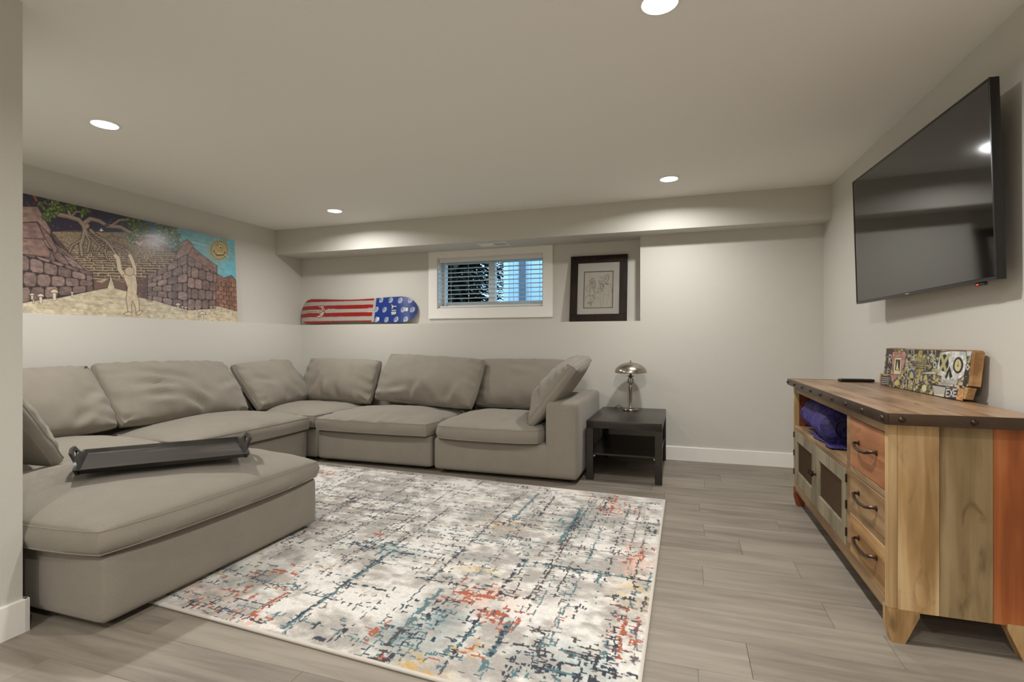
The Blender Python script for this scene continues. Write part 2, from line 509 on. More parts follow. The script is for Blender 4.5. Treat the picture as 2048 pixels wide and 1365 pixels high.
wbox('jamb', (WX0, 5.03, WZ0), (WX0 + .006, 5.25, WZ1), M_white); wbox('jamb', (WX1 - .006, 5.03, WZ0), (WX1, 5.25, WZ1), M_white)
wbox('sill', (WX0, 5.03, WZ0), (WX1, 5.25, WZ0 + .008), M_white); wbox('head', (WX0, 5.03, WZ1 - .006), (WX1, 5.25, WZ1), M_white)
fy0, fy1 = 5.135, 5.19
fr = MB()
for lo, hi in [((WX0 + .006, fy0, WZ0 + .008), (WX1 - .006, fy1, WZ0 + .065)), ((WX0 + .006, fy0, WZ1 - .045), (WX1 - .006, fy1, WZ1 - .006)),
               ((WX0 + .006, fy0, WZ0 + .065), (WX0 + .045, fy1, WZ1 - .045)), ((WX1 - .040, fy0, WZ0 + .065), (WX1 - .006, fy1, WZ1 - .045))]:
    fr.box(wl(lo), wl(hi), 0.003, 1)
fr.build('window_frame', M_vinyl, win)
wbox('mullion', (-1.945, fy0 - .008, WZ0 + .065), (-1.875, fy1, WZ1 - .045), M_vinyl, 0.003)
gm, gnt, gb = new_mat('window_glass')
gb.inputs['Base Color'].default_value = (0.95, 1, 1, 1); gb.inputs['Roughness'].default_value = 0.0; gb.inputs['Transmission Weight'].default_value = 1.0; gb.inputs['IOR'].default_value = 1.05
wbox('pane', (WX0 + .045, 5.165, WZ0 + .065), (-1.945, 5.169, WZ1 - .045), gm, 0); wbox('pane', (-1.875, 5.165, WZ0 + .065), (WX1 - .04, 5.169, WZ1 - .045), gm, 0)

M_slat = plain('white_blind_slat', (218, 217, 212), 0.45, var=0.01)
bl = thing('window_blind', 'white horizontal slat blind hanging in the basement window', 'blind', ((WX0 + WX1) / 2, 5.07, WZ1 - 0.006))
bx = Vector(bl.location)
hw = (WX1 - WX0) / 2 - 0.012
MB().box((-hw, -0.028, -0.045), (hw, 0.028, -0.001), 0.003, 2).build('headrail', M_slat, bl)
smesh = None
for i in range(10):
    z = -0.062 - i * 0.0455
    if smesh is None:
        m = MB(); n = 6
        Vt = []; 
        for sx in (-hw, hw):
            for k in range(n + 1):
                a = k / n * 2 - 1
                Vt.append((sx, a * 0.019, 0.002 * (1 - a * a) + 0.001 - a * 0.002))
            for k in range(n, -1, -1):
                a = k / n * 2 - 1
                Vt.append((sx, a * 0.019, 0.002 * (1 - a * a) - 0.001 - a * 0.002))
        K = 2 * (n + 1)
        F = [tuple(range(K)), tuple(range(2 * K - 1, K - 1, -1))] + [(i_, (i_ + 1) % K, K + (i_ + 1) % K, K + i_) for i_ in range(K)]
        so = m.add(Vt, F).build('slat', M_slat, bl); smesh = so.data
    else:
        so = bpy.data.objects.new('slat', smesh); COL.objects.link(so); so.parent = bl
    so.location = (0, 0, z)
MB().box((-hw, -0.025, -0.524), (hw, 0.025, -0.506), 0.003, 2).build('bottom_rail', M_slat, bl)
for xx in (-hw + .14, -hw + .34, 0.02, hw - .15):
    MB().tube([(xx, -0.026, -0.045), (xx, -0.026, -0.507)], 0.0012, 5).build('ladder_cord', M_slat, bl)
MB().tube([(-hw + .075, -0.036, -0.04), (-hw + .078, -0.037, -0.50)], 0.004, 6).build('tilt_wand', M_slat, bl)

vt = thing('air_register', 'white ceiling air register with louvres over painted dark slots on the soffit underside', 'vent', (-1.765, 4.80, SOF))
M_dark = plain('painted_duct_shade', (24, 22, 20), 0.8)
f = MB()
f.box((-.15, -.075, -.006), (.15, -.055, 0), .001); f.box((-.15, .055, -.006), (.15, .075, 0), .001)
f.box((-.15, -.055, -.006), (-.13, .055, 0), .001); f.box((.13, -.055, -.006), (.15, .055, 0), .001); f.box((-.005, -.055, -.006), (.005, .055, 0), .001)
f.build('frame', M_white, vt)
MB().box((.005, -.055, -.0015), (.13, .055, -.0005)).build('duct_shade_sheet', M_dark, vt)  # flat dark sheet, its colour stands in for shade inside the duct
MB().box((-.13, -.055, -.004), (-.005, .055, 0)).build('closed_plate', M_white, vt)
for i in range(11):
    x = .012 + i * .0112
    MB().box((x, -.055, -.005), (x + .0035, .055, -.0016)).build('louvre', M_white, vt)

# ------------------------------------------------------------------ recessed downlights
em, ent, eb = new_mat('lit_led_lens')
eb.inputs['Base Color'].default_value = (0.9, 0.9, 0.9, 1)
eb.inputs['Emission Color'].default_value = LIGHT_COL + (1,)
eb.inputs['Emission Strength'].default_value = 6.0
dl_labels = ['lit recessed ceiling light nearest the left partition wall', 'lit recessed ceiling light above the far corner of the sectional',
             'lit recessed ceiling light close to the soffit right of the window', 'lit recessed ceiling light cut by the top edge of the photo',
             'added unseen ceiling light above the camera', 'added unseen ceiling light behind the camera near the partition wall', 'added unseen ceiling light at the back of the room behind the camera', 'added unseen ceiling light in the rear corner behind the camera']
for (x, y), lb in zip(DOWNLIGHTS, dl_labels):
    t = thing('downlight', lb, 'ceiling light', (x, y, CEIL), 0, 'recessed ceiling lights')
    MB().lathe([(0.064, 0.0), (0.078, 0.0), (0.078, -0.0025), (0.073, -0.005), (0.064, -0.006)], n=40, closed=True).build('trim_ring', M_white, t)
    MB().lathe([(0.0635, -0.0005), (0.0635, -0.0042), (0.05, -0.0052)], n=40).build('lens', em, t)
    la = bpy.data.lights.new('downlight_lamp', 'AREA'); la.shape = 'DISK'; la.size = 0.12; la.spread = math.radians(163)
    la.energy = LIGHT_W * (0.68 if y > 4 else 1.0); la.color = LIGHT_COL
    lo_ = bpy.data.objects.new('downlight_lamp', la); COL.objects.link(lo_); lo_.parent = t
    lo_.location = (0, 0, -0.0075)
# ------------------------------------------------------------------ upholstery
def fabric_mat():
    m, nt, b = new_mat('taupe_linen_weave')
    v = coords(nt)
    n1 = node(nt, 'ShaderNodeTexNoise'); n1.inputs['Scale'].default_value = 9; n1.inputs['Detail'].default_value = 5
    nt.links.new(v, n1.inputs['Vector'])
    w1 = node(nt, 'ShaderNodeTexNoise'); w1.inputs['Scale'].default_value = 420; w1.inputs['Detail'].default_value = 2
    nt.links.new(v, w1.inputs['Vector'])
    mu = node(nt, 'ShaderNodeMath', operation='MULTIPLY_ADD'); mu.inputs[1].default_value = 0.75
    nt.links.new(w1.outputs[0], mu.inputs[0])
    h2 = node(nt, 'ShaderNodeMath', operation='MULTIPLY'); h2.inputs[1].default_value = 0.25
    nt.links.new(n1.outputs[0], h2.inputs[0]); nt.links.new(h2.outputs[0], mu.inputs[2])
    r = ramp(nt, [(0.3, lin((125, 118, 107))), (0.7, lin((142, 135, 123)))])
    nt.links.new(mu.outputs[0], r.inputs[0]); nt.links.new(r.outputs[0], b.inputs['Base Color'])
    b.inputs['Roughness'].default_value = 0.95
    b.inputs['Specular IOR Level'].default_value = 0.15
    b.inputs['Sheen Weight'].default_value = 0.15
    bp = node(nt, 'ShaderNodeBump'); bp.inputs['Strength'].default_value = 0.25; bp.inputs['Distance'].default_value = 0.0012
    nt.links.new(w1.outputs[0], bp.inputs['Height'])
    n3 = node(nt, 'ShaderNodeTexNoise'); n3.inputs['Scale'].default_value = 13; n3.inputs['Detail'].default_value = 2
    nt.links.new(v, n3.inputs['Vector'])
    bp2 = node(nt, 'ShaderNodeBump'); bp2.inputs['Strength'].default_value = 0.12; bp2.inputs['Distance'].default_value = 0.005
    nt.links.new(n3.outputs[0], bp2.inputs['Height']); nt.links.new(bp.outputs[0], bp2.inputs['Normal'])
    nt.links.new(bp2.outputs[0], b.inputs['Normal'])
    return m
M_fab = fabric_mat()
M_foot = plain('black_foot', (22, 21, 20), 0.6)

def nz(x, y, z): return mnoise.noise(Vector((x, y, z)))

def cushion(w, d, g, ct, cb, nx=44, ny=36, ns=5, corner=0.05, pinch=0.0, bulge=0.012, p=2.2, q=0.6, seed=0, amp=0.008, freq=3.5,
            pucker=0.006, creases=(), deform=None):
    tu = np.sin(np.linspace(-1, 1, nx + 1) * PI / 2 * 0.96) / math.sin(PI / 2 * 0.96)
    tv = np.sin(np.linspace(-1, 1, ny + 1) * PI / 2 * 0.96) / math.sin(PI / 2 * 0.96)
    U, Vv = np.meshgrid(tu, tv)
    au, av = np.abs(U), np.abs(Vv)
    fac = 1 - corner * (au * av) ** 3
    X = w / 2 * U * fac * (1 - pinch * (1 - av ** 2) * au ** 2)
    Y = d / 2 * Vv * fac * (1 - pinch * (1 - au ** 2) * av ** 2)
    crown = ((1 - au ** p).clip(0) * (1 - av ** p).clip(0)) ** q
    edge = np.exp(-(1 - np.maximum(au, av)) / 0.17) * (1 - np.exp(-(1 - np.maximum(au, av)) / 0.02))
    N1 = np.zeros(U.shape); N2 = np.zeros(U.shape); N3 = np.zeros(U.shape)
    for i in range(ny + 1):
        for j in range(nx + 1):
            x, y = X[i, j], Y[i, j]
            N1[i, j] = nz(x * freq, y * freq, seed * 3.7)
            N2[i, j] = nz(x * freq * 3.1, y * freq * 1.7, seed * 1.9 + 5)
            s = x if av[i, j] > au[i, j] else y
            N3[i, j] = nz(s * 19 + (y if av[i, j] > au[i, j] else x) * 5, seed * 2.3 + (1 if av[i, j] > au[i, j] else 9), 0.3)
    inner = (1 - np.maximum(au, av) ** 8)
    D = (amp * N1 + amp * 0.45 * N2) * inner + pucker * N3 * edge * 1.6
    for (u0, v0, u1, v1, dep, wid) in creases:
        wid = wid * 1.15
        ax, ay = (u1 - u0) * w / 2, (v1 - v0) * d / 2
        px, py = (U - u0) * w / 2, (Vv - v0) * d / 2
        L = ax * ax + ay * ay
        t = np.clip((px * ax + py * ay) / L, 0, 1)
        sgn = (px * ay - py * ax) / math.sqrt(L)
        dist = np.hypot(px - t * ax, py - t * ay)
        prof = -np.exp(-(dist / wid) ** 2) + 0.7 * np.exp(-((sgn - 1.5 * wid) / (wid * 0.9)) ** 2 - (np.maximum(0, dist - np.abs(sgn)) / wid) ** 2)
        env = np.sin(np.clip(t * 0.9 + 0.05, 0, 1) * PI) ** 0.5
        D += 1.5 * dep * prof * env
    Zt = g / 2 + ct * crown + D
    Zb = -g / 2 - cb * crown
    top = np.stack([X, Y, Zt], -1); bot = np.stack([X, Y, Zb], -1)
    def ring(A):
        return np.concatenate([A[0, :-1], A[:-1, -1], A[-1, ::-1][:-1], A[::-1, 0][:-1]])
    n = (nx + 1) * (ny + 1)
    idx = np.arange(n).reshape(ny + 1, nx + 1)
    rt = ring(idx); rb = rt + n
    Pt = ring(top); Pb = ring(bot)
    ru = ring(U); rv = ring(Vv)
    ox = ru * np.abs(ru) ** 7 / w * 1.0; oy = rv * np.abs(rv) ** 7 / d * 1.0
    ol = np.hypot(ru * np.abs(ru) ** 7, rv * np.abs(rv) ** 7) + 1e-9
    ox = ru * np.abs(ru) ** 7 / ol; oy = rv * np.abs(rv) ** 7 / ol
    verts = [top.reshape(-1, 3), bot.reshape(-1, 3)]
    rows = [rt]
    R = len(rt)
    base = 2 * n
    for k in range(1, ns):
        t = k / ns
        q_ = Pt * (1 - t) + Pb * t
        wob = np.array([1 + 0.5 * nz(q_[i, 0] * 9, q_[i, 1] * 9, seed + k * .4) for i in range(R)])
        bb = bulge * math.sin(PI * t) * wob
        q_ = q_ + np.stack([ox * bb, oy * bb, np.zeros(R)], 1)
        verts.append(q_); rows.append(np.arange(base, base + R)); base += R
    rows.append(rb)
    F = []
    for i in range(ny):
        for j in range(nx):
            F.append((idx[i, j], idx[i, j + 1], idx[i + 1, j + 1], idx[i + 1, j]))
            F.append((n + idx[i + 1, j], n + idx[i + 1, j + 1], n + idx[i, j + 1], n + idx[i, j]))
    for a, b_ in zip(rows[:-1], rows[1:]):
        for k in range(R):
            k2 = (k + 1) % R
            F.append((a[k2], a[k], b_[k], b_[k2]))
    V = np.concatenate(verts)
    if deform is not None: V = deform(V)
    return V, [tuple(int(i) for i in f_) for f_ in F], rt, rb

def build_cushion(name, parent, M, seam='both', **kw):
    V, F, rt, rb = cushion(**kw)
    V4 = [M @ Vector(v) for v in V]
    o = MB(); o.v = [tuple(v) for v in V4]; o.f = F
    ob = o.build(name, M_fab, parent, smooth=60)
    def seam_tube(r):
        pts = [V4[i] for i in r[::2]]
        return MB().tube(pts, 0.0032, 5, closed=True)
    if seam in ('both', 'top'):
        seam_tube(rt).build('seam', M_fab, ob)
    if seam in ('both',):
        seam_tube(rb).build('seam', M_fab, ob)
    return ob

def soft_box(name, lo, hi, parent, bev=0.03, puff=0.008, seed=0, n=14):
    """upholstered block: rounded box with slightly pillowed faces"""
    bm = bmesh.new(); bmesh.ops.create_cube(bm, size=2.0)
    bmesh.ops.subdivide_edges(bm, edges=bm.edges[:], cuts=n, use_grid_fill=True)
    c = [(lo[i] + hi[i]) / 2 for i in range(3)]; h = [(hi[i] - lo[i]) / 2 for i in range(3)]
    for v in bm.verts:
        # denser rows near the edges, then round the edges by radius bev
        s = [math.sin(v.co[i] * PI / 2) for i in range(3)]
        p = [s[i] * h[i] for i in range(3)]
        q_ = [max(-(h[i] - bev), min(h[i] - bev, p[i])) for i in range(3)]
        dlt = Vector([p[i] - q_[i] for i in range(3)])
        if dlt.length > 1e-9:
            m_ = max(abs(x) for x in dlt)
            dlt = dlt.normalized() * min(bev, m_)
        pt = Vector(q_) + dlt
        for i in range(3):
            if abs(abs(v.co[i]) - 1) < 1e-6:
                j, k = (i + 1) % 3, (i + 2) % 3
                e = (1 - s[j] ** 2) * (1 - s[k] ** 2)
                pt[i] += math.copysign(puff * math.sqrt(max(0, e)) * (1 + 0.4 * nz(pt[j] * 4, pt[k] * 4, seed)), v.co[i])
        v.co = Vector(c) + pt
    bm.verts.index_update()
    m = MB(); m.v = [tuple(v.co) for v in bm.verts]; m.f = [tuple(v.index for v in f_.verts) for f_ in bm.faces]
    bm.free()
    return m.build(name, M_fab, parent, smooth=60)

RUG_T = 0.012
def module(label, x0, x1, y0, y1, loc=None):
    return thing('sofa_module', label, 'sofa', ((x0 + x1) / 2, (y0 + y1) / 2, 0), 0, 'modules of the taupe sectional')

def feet(t, x0, x1, y0, y1, zb=(0, 0, 0, 0)):
    i = 0
    for sx in (x0 + .09, x1 - .09):
        for sy in (y0 + .09, y1 - .09):
            MB().lathe([(0.02, zb[i]), (0.025, 0.035)], (sx, sy, 0), 16).build('foot', M_foot, t); i += 1

def T3(x, y, z, rx=0, ry=0, rz=0):
    return Matrix.Translation((x, y, z)) @ Matrix.Rotation(rz, 4, 'Z') @ Matrix.Rotation(ry, 4, 'Y') @ Matrix.Rotation(rx, 4, 'X')

def add_module(label, x0, x1, y0, y1, backs='', arm=None, seat=None, btop=0.285, cush=None, seatz=(0.30, 0.40), crown=0.075, fz=(0, 0, 0, 0), deform=None, creases=(), seed=1, zlo=0.03):
    t = module(label, x0, x1, y0, y1)
    cx, cy = t.location.x, t.location.y
    L = lambda p: (p[0] - cx, p[1] - cy, p[2])
    soft_box('base', L((x0, y0, zlo)), L((x1, y1, btop)), t, 0.028, 0.006, seed)
    feet(t, x0 - cx, x1 - cx, y0 - cy, y1 - cy, fz)
    BT = 0.60; BW = 0.22
    if 'B' in backs: soft_box('back_frame', L((x0, y1 - BW, btop - .02)), L((x1 - (0.24 if arm == 'R' else 0), y1, BT)), t, 0.03, 0.006, seed + 1)
    if 'L' in backs: soft_box('back_frame', L((x0, y0, btop - .02)), L((x0 + BW, y1 - (BW if 'B' in backs else 0), BT)), t, 0.03, 0.006, seed + 2)
    if 'N' in backs: soft_box('arm', L((x0 + (BW if 'L' in backs else 0), y0, btop - .02)), L((x1, y0 + .2, BT)), t, 0.03, 0.006, seed + 3)
    sx0, sx1, sy0, sy1 = seat
    zb, zs = seatz
    g = zs - zb
    sc = build_cushion('seat_cushion', t, T3((sx0 + sx1) / 2 - cx, (sy0 + sy1) / 2 - cy, (zb + zs) / 2), w=sx1 - sx0, d=sy1 - sy0, g=g, ct=crown, cb=0.0, seed=seed, deform=deform, creases=creases, **(cush or {}))
    return t

R_ = random.Random(3)
ott = add_module('taupe upholstered ottoman module in front, carrying the black tray', -3.10, -1.965, 1.305, 2.45, seat=(-3.115, -1.925, 1.255, 2.475), btop=0.285,
                 seatz=(0.293, 0.375), crown=0.100, fz=(0, 0.012, 0, 0.012), seed=11, cush=dict(amp=0.010, freq=2.4, pucker=0.004, corner=0.06, q=0.5, bulge=0.016, nx=52, ny=52))
def sagR(V):
    W = V.copy(); W[:, 2] -= 0.03 * np.exp(-((V[:, 0] - 0.18) / 0.25) ** 2) * (V[:, 1] < 0.1) * (V[:, 2] > 0)
    return W
add_module('taupe armless sofa module in the middle of the back wall row', -3.035, -1.93, 3.785, 4.82, 'B', seat=(-3.04, -1.93, 3.72, 4.60), seatz=(0.292, 0.385), crown=0.075, seed=12,
           cush=dict(amp=0.012, freq=4, pucker=0.01), creases=[(0.1, -1, 0.15, -0.4, 0.014, 0.03), (0.35, -.9, 0.6, -.5, 0.01, 0.03), (-.4, -1, -.2, -.5, .008, .03)])
endm = add_module('taupe sofa module with a square arm beside the black coffee table', -1.895, -0.735, 3.755, 4.82, 'B', arm='R', seat=(-1.895, -0.985, 3.69, 4.60), seatz=(0.29, 0.385), crown=0.08, seed=13,
                  cush=dict(amp=0.014, freq=3.5, pucker=0.008, corner=0.10), creases=[(0.2, -.9, 0.5, 0.1, 0.014, 0.04), (-.3, -.6, 0.3, -.3, 0.01, .04)])
cx, cy = endm.location.x, endm.location.y
soft_box('arm', (-0.975 - cx, 3.75 - cy, 0.03), (-0.73 - cx, 4.82 - cy, 0.605), endm, 0.03, 0.006, 21)
add_module('taupe corner sofa module where the two rows meet', -4.085, -3.045, 3.80, 4.825, 'BL', seat=(-3.86, -3.055, 3.765, 4.60), seatz=(0.30, 0.40), crown=0.06, seed=14, cush=dict(amp=0.010))
add_module('taupe armless sofa module below the long painting', -4.085, -3.105, 2.53, 3.745, 'L', seat=(-3.86, -3.055, 2.515, 3.755), seatz=(0.30, 0.395), crown=0.085, seed=15,
           cush=dict(amp=0.012, freq=4, pucker=0.010), creases=[(.5, .2, .1, .5, .012, .03), (.6, .6, .2, .7, .01, .03)])
add_module('taupe sofa module beside the near partition behind the ottoman', -4.085, -3.125, 1.305, 2.515, 'LN', seat=(-3.86, -3.125, 1.51, 2.505), seatz=(0.30, 0.39), crown=0.085, seed=16, cush=dict(amp=0.010))

# loose back cushions -------------------------------------------------
def pillow(label, B, Wd, lean, w, h, th, face, roll=0.0, yaw=0.0, seed=1, creases=(), **kw):
    """B bottom centre; face 'S' toward the camera, 'E' toward +X, 'W' toward -X, 'N' toward +Y"""
    t = thing('back_cushion', label, 'cushion', B, 0, 'loose back cushions of the sectional')
    s, c = math.sin(lean), math.cos(lean)
    W, U = {'S': (Vector((1, 0, 0)), Vector((0, s, c))), 'E': (Vector((0, 1, 0)), Vector((-s, 0, c))),
            'W': (Vector((0, -1, 0)), Vector((s, 0, c))), 'N': (Vector((-1, 0, 0)), Vector((0, -s, c)))}[face]
    N = W.cross(U)
    R = Matrix(((W.x, U.x, N.x, 0), (W.y, U.y, N.y, 0), (W.z, U.z, N.z, 0), (0, 0, 0, 1)))
    M = Matrix.Rotation(yaw, 4, 'Z') @ R @ Matrix.Rotation(roll, 4, 'Z') @ Matrix.Translation((0, h / 2, 0))
    prm = dict(w=w, d=h, g=0.055, ct=th * 0.62, cb=th * 0.25, corner=0.05, pinch=0.015, bulge=0.012, p=2.2, q=0.55, seed=seed, amp=0.016, freq=4.5, pucker=0.020, creases=creases, nx=56, ny=36)
    prm.update(kw)
    build_cushion('cover', t, M, **prm)
    return t
CUSHIONS = [
 dict(label='taupe cushion on the back wall row tucked into the sofa corner', B=(-3.38, 4.47, 0.44), Wd=0, lean=0.42, w=0.88, h=0.46, th=0.17, face='S', roll=-0.02, seed=31, creases=[(-.7, -.9, -.5, .0, .022, .035), (-.3, -.9, -.35, -.2, .014, .03), (.2, -1, .1, -.4, .012, .03)]),
 dict(label='large taupe cushion in the middle of the back wall row', B=(-2.33, 4.36, 0.465), Wd=0, lean=0.52, w=1.08, h=0.50, th=0.18, face='S', roll=-0.045, yaw=-0.06, seed=32, creases=[(-.2, -.95, -.1, -.3, .02, .03), (.25, -.95, .1, -.5, .014, .03), (-.7, -.6, -.3, -.5, .012, .03), (.5, -.9, .6, -.4, .012, .03)]),
 dict(label='taupe cushion between the large cushion and the arm cushion', B=(-1.42, 4.50, 0.45), Wd=0, lean=0.42, w=0.84, h=0.47, th=0.16, face='S', seed=33, creases=[(-.2, .7, .3, .55, .01, .03)]),
 dict(label='taupe cushion slouching over the square sofa arm', B=(-1.11, 4.13, 0.44), Wd=0, lean=0.66, w=0.70, h=0.58, th=0.20, face='W', roll=-0.10, yaw=0.06, seed=34, creases=[(.7, -.8, .2, -.3, .02, .03), (.9, -.3, .3, -.1, .016, .03), (.5, -.9, .2, -.6, .014, .03), (-.6, .4, .2, .6, .012, .04)]),
 dict(label='taupe cushion on the left row tucked into the sofa corner', B=(-3.66, 4.13, 0.445), Wd=0, lean=0.62, w=0.86, h=0.49, th=0.17, face='E', roll=0.02, yaw=0.14, seed=35, creases=[(.5, -.9, .3, -.3, .016, .03), (-.8, .2, -.4, -.1, .014, .03), (0, -.9, -.1, -.5, .012, .03)]),
 dict(label='large creased taupe cushion in the middle of the left row', B=(-3.63, 3.07, 0.455), Wd=0, lean=0.66, w=1.10, h=0.53, th=0.19, face='E', roll=-0.03, seed=36, creases=[(-.55, .5, .1, .1, .026, .035), (-.7, .05, -.15, -.05, .018, .03), (.0, .05, .3, -.5, .020, .035), (-.1, -.5, .15, -.85, .018, .03), (-.6, -.35, -.3, -.45, .014, .025), (.5, -.2, .9, .1, .012, .03)]),
 dict(label='taupe cushion on the left row cut off by the partition wall', B=(-3.66, 2.06, 0.45), Wd=0, lean=0.60, w=0.96, h=0.50, th=0.18, face='E', roll=0.03, seed=37, creases=[(.6, -.2, .9, .1, .012, .03), (.4, -.8, .6, -.5, .014, .03)]),
 dict(label='taupe cushion leaning at the near end, edge showing past the partition', B=(-3.28, 1.72, 0.455), Wd=0, lean=0.55, w=0.82, h=0.46, th=0.16, face='N', seed=38, creases=[(-.9, -.3, -.4, -.1, .014, .03), (-.9, -.8, -.5, -.5, .014, .03)]),
]
for kw in CUSHIONS: pillow(**kw)
# ------------------------------------------------------------------ low black-brown table and lamp
M_blk = wood('black_brown_veneer', (30, 23, 19), (34, 27, 22), (40, 32, 26), 'Y', 0.3, spec=0.5)
M_nickel = plain('brushed_nickel', (168, 160, 148), 0.28, 1.0, var=0.05, vscale=40)
M_nickel_d = plain('dark_nickel', (120, 112, 102), 0.3, 1.0, var=0.05, vscale=40)
M_black = plain('black_plastic', (18, 17, 17), 0.35, var=0.02)

tb = thing('coffee_table', 'low black-brown coffee table with a lower shelf beside the sofa arm', 'table', (-0.422, 4.385, 0))
hx, hy = 0.278, 0.445
MB().box((-hx, -hy, 0.395), (hx, hy, 0.45), 0.002, 2).build('table_top', M_blk, tb)
for sx in (-1, 1):
    for sy in (-1, 1):
        MB().box((min(sx * hx, sx * (hx - .052)), min(sy * hy, sy * (hy - .052)), 0.0), (max(sx * hx, sx * (hx - .052)), max(sy * hy, sy * (hy - .052)), 0.395), 0.0015, 1).build('leg', M_blk, tb)
MB().box((-hx + .012, -hy + .02, 0.188), (hx - .012, hy - .02, 0.203), 0.0015, 1).build('shelf', M_blk, tb)
M_peg = plain('pale_peg', (190, 180, 165), 0.5)
for sx in (-1, 1):
    MB().tube([(sx * (hx - .0521), -hy + .026, .180), (sx * (hx - .0621), -hy + .026, .180)], 0.005, 8).build('shelf_peg', M_peg, tb)

lp = thing('table_lamp', 'brushed nickel table lamp with a domed metal shade, unlit', 'lamp', (-0.437, 4.665, 0.4505))
MB().lathe([(0.0, 0), (0.068, 0), (0.070, 0.006), (0.067, 0.013), (0.05, 0.018), (0.022, 0.022), (0.0, 0.022)], n=40).build('base', M_nickel, lp)
MB().lathe([(0.016, 0.022), (0.011, 0.035), (0.0105, 0.08), (0.013, 0.13), (0.019, 0.18), (0.0215, 0.205), (0.0175, 0.222), (0.009, 0.228)], n=32).build('stem', M_nickel, lp)
for k in range(4):
    a = k * PI / 4 * 2 / 2
    pts = [(0.026 * math.sin(t) * math.cos(k * PI / 4), 0.026 * math.sin(t) * math.sin(k * PI / 4), 0.256 + 0.029 * math.cos(t)) for t in np.linspace(0, 2 * PI, 25)[:-1]]
    MB().tube(pts, 0.0026, 6, closed=True).build('cage_ring', M_nickel, lp)
MB().lathe([(0.004, 0.23), (0.004, 0.283), (0.010, 0.287), (0.028, 0.297), (0.030, 0.301), (0.012, 0.300), (0.010, 0.306), (0.010, 0.34), (0.010, 0.36)], n=32).build('neck', M_nickel_d, lp)
prof = []
for i in range(13):
    t = i / 12 * PI / 2
    prof.append((0.138 * math.cos(t), 0.330 + 0.088 * math.sin(t)))
inner = [(max(0.005, r - 0.003), z - 0.003) for r, z in reversed(prof)]
MB().lathe(inner + prof[:-1] + [(0.006, 0.418)], n=48).build('shade', M_nickel, lp, smooth=50)
MB().lathe([(0.0, 0.416), (0.007, 0.418), (0.008, 0.424), (0.004, 0.428), (0.006, 0.434), (0.0, 0.438)], n=16).build('finial', M_nickel, lp)
MB().tube([(-0.06, 0.02, 0.006), (-0.085, 0.035, 0.02), (-0.105, 0.06, 0.03), (-0.125, 0.09, 0.02), (-0.145, 0.12, 0.004), (-0.15, 0.16, 0.004)], 0.003, 6).build('power_cord', M_black, lp)

# ------------------------------------------------------------------ tray on the ottoman
M_tray = wood('black_scuffed_wood', (16, 14, 13), (28, 25, 23), (58, 53, 48), 'X', 0.36, spec=0.4)
A_TR = math.atan2(0.522, 0.398)
tr = thing('serving_tray', 'black wooden serving tray with cut-out handles lying on the ottoman', 'tray', (-2.365, 1.865, 0.497), A_TR)
tr.rotation_euler = (math.radians(3.0), math.radians(0.5), A_TR)
TL, TW = 0.315, 0.175
MB().box((-TL, -TW, 0.0), (TL, TW, 0.010), 0.002, 1).build('tray_base', M_tray, tr)
for sy in (-1, 1):
    m = MB()
    m.prism([(TW - .004, 0.002), (TW + .004, 0.002), (TW + .024, 0.021), (TW + .024, 0.025), (TW + .016, 0.025)], lambda a, b, d: (d, sy * a, b), -TL - .012, TL + .012)
    m.build('rim', M_tray, tr)
for sx in (-1, 1):
    m = MB()
    out = [(-TW - .018, 0.0), (TW + .018, 0.0), (TW + .022, 0.022), (0.12, 0.026), (0.095, 0.040), (0.075, 0.068), (0.0, 0.074), (-0.075, 0.068), (-0.095, 0.040), (-0.12, 0.026), (-TW - .022, 0.022)]
    hole = [(0.048 * math.cos(t), 0.049 + 0.011 * math.sin(t)) for t in np.linspace(0, 2 * PI, 24, endpoint=False)]
    bm = bmesh.new()
    def fn(a, b, d): return Vector((sx * (TL - .004 + b * 0.55 + d), a, b + 0.002))
    vo = [bm.verts.new(fn(a, b, 0)) for a, b in out]; vh = [bm.verts.new(fn(a, b, 0)) for a, b in hole]
    es = [bm.edges.new((vo[i], vo[(i + 1) % len(vo)])) for i in range(len(vo))] + [bm.edges.new((vh[i], vh[(i + 1) % len(vh)])) for i in range(len(vh))]
    bmesh.ops.triangle_fill(bm, use_beauty=True, use_dissolve=False, edges=es)
    geo = bmesh.ops.extrude_face_region(bm, geom=bm.faces[:])
    for v in [g for g in geo['geom'] if isinstance(g, bmesh.types.BMVert)]: v.co.x += sx * 0.010
    bm.verts.index_update()
    m.v = [tuple(v.co) for v in bm.verts]; m.f = [tuple(v.index for v in f_.verts) for f_ in bm.faces]; bm.free()
    m.build('handle', M_tray, tr)

# ------------------------------------------------------------------ rustic console
W_top = wood('console_top_wood', (118, 88, 62), (148, 116, 87), (168, 138, 108), 'Y', 0.34, spec=0.55)
W_tan = wood('tan_plank', (146, 114, 72), (182, 148, 102), (206, 176, 132), 'Z', 0.55)
W_grey = wood('grey_brown_plank', (106, 86, 58), (136, 114, 80), (160, 138, 102), 'Z', 0.55)
W_red = wood('red_stained_plank', (142, 76, 36), (168, 94, 48), (184, 116, 70), 'Z', 0.5)
W_rail = wood('rail_wood', (112, 86, 60), (138, 111, 80), (160, 132, 98), 'Y', 0.55)
W_edge = wood('pale_edge_wood', (158, 128, 88), (182, 151, 108), (200, 170, 126), 'Z', 0.55)
W_door = wood('sage_door_wood', (108, 99, 78), (130, 120, 98), (148, 138, 115), 'Z', 0.55)
W_dr1 = wood('red_drawer_wood', (130, 82, 50), (156, 104, 68), (172, 124, 86), 'Y', 0.5)
W_dr2 = wood('brown_drawer_wood', (112, 86, 56), (140, 110, 76), (162, 132, 96), 'Y', 0.5)
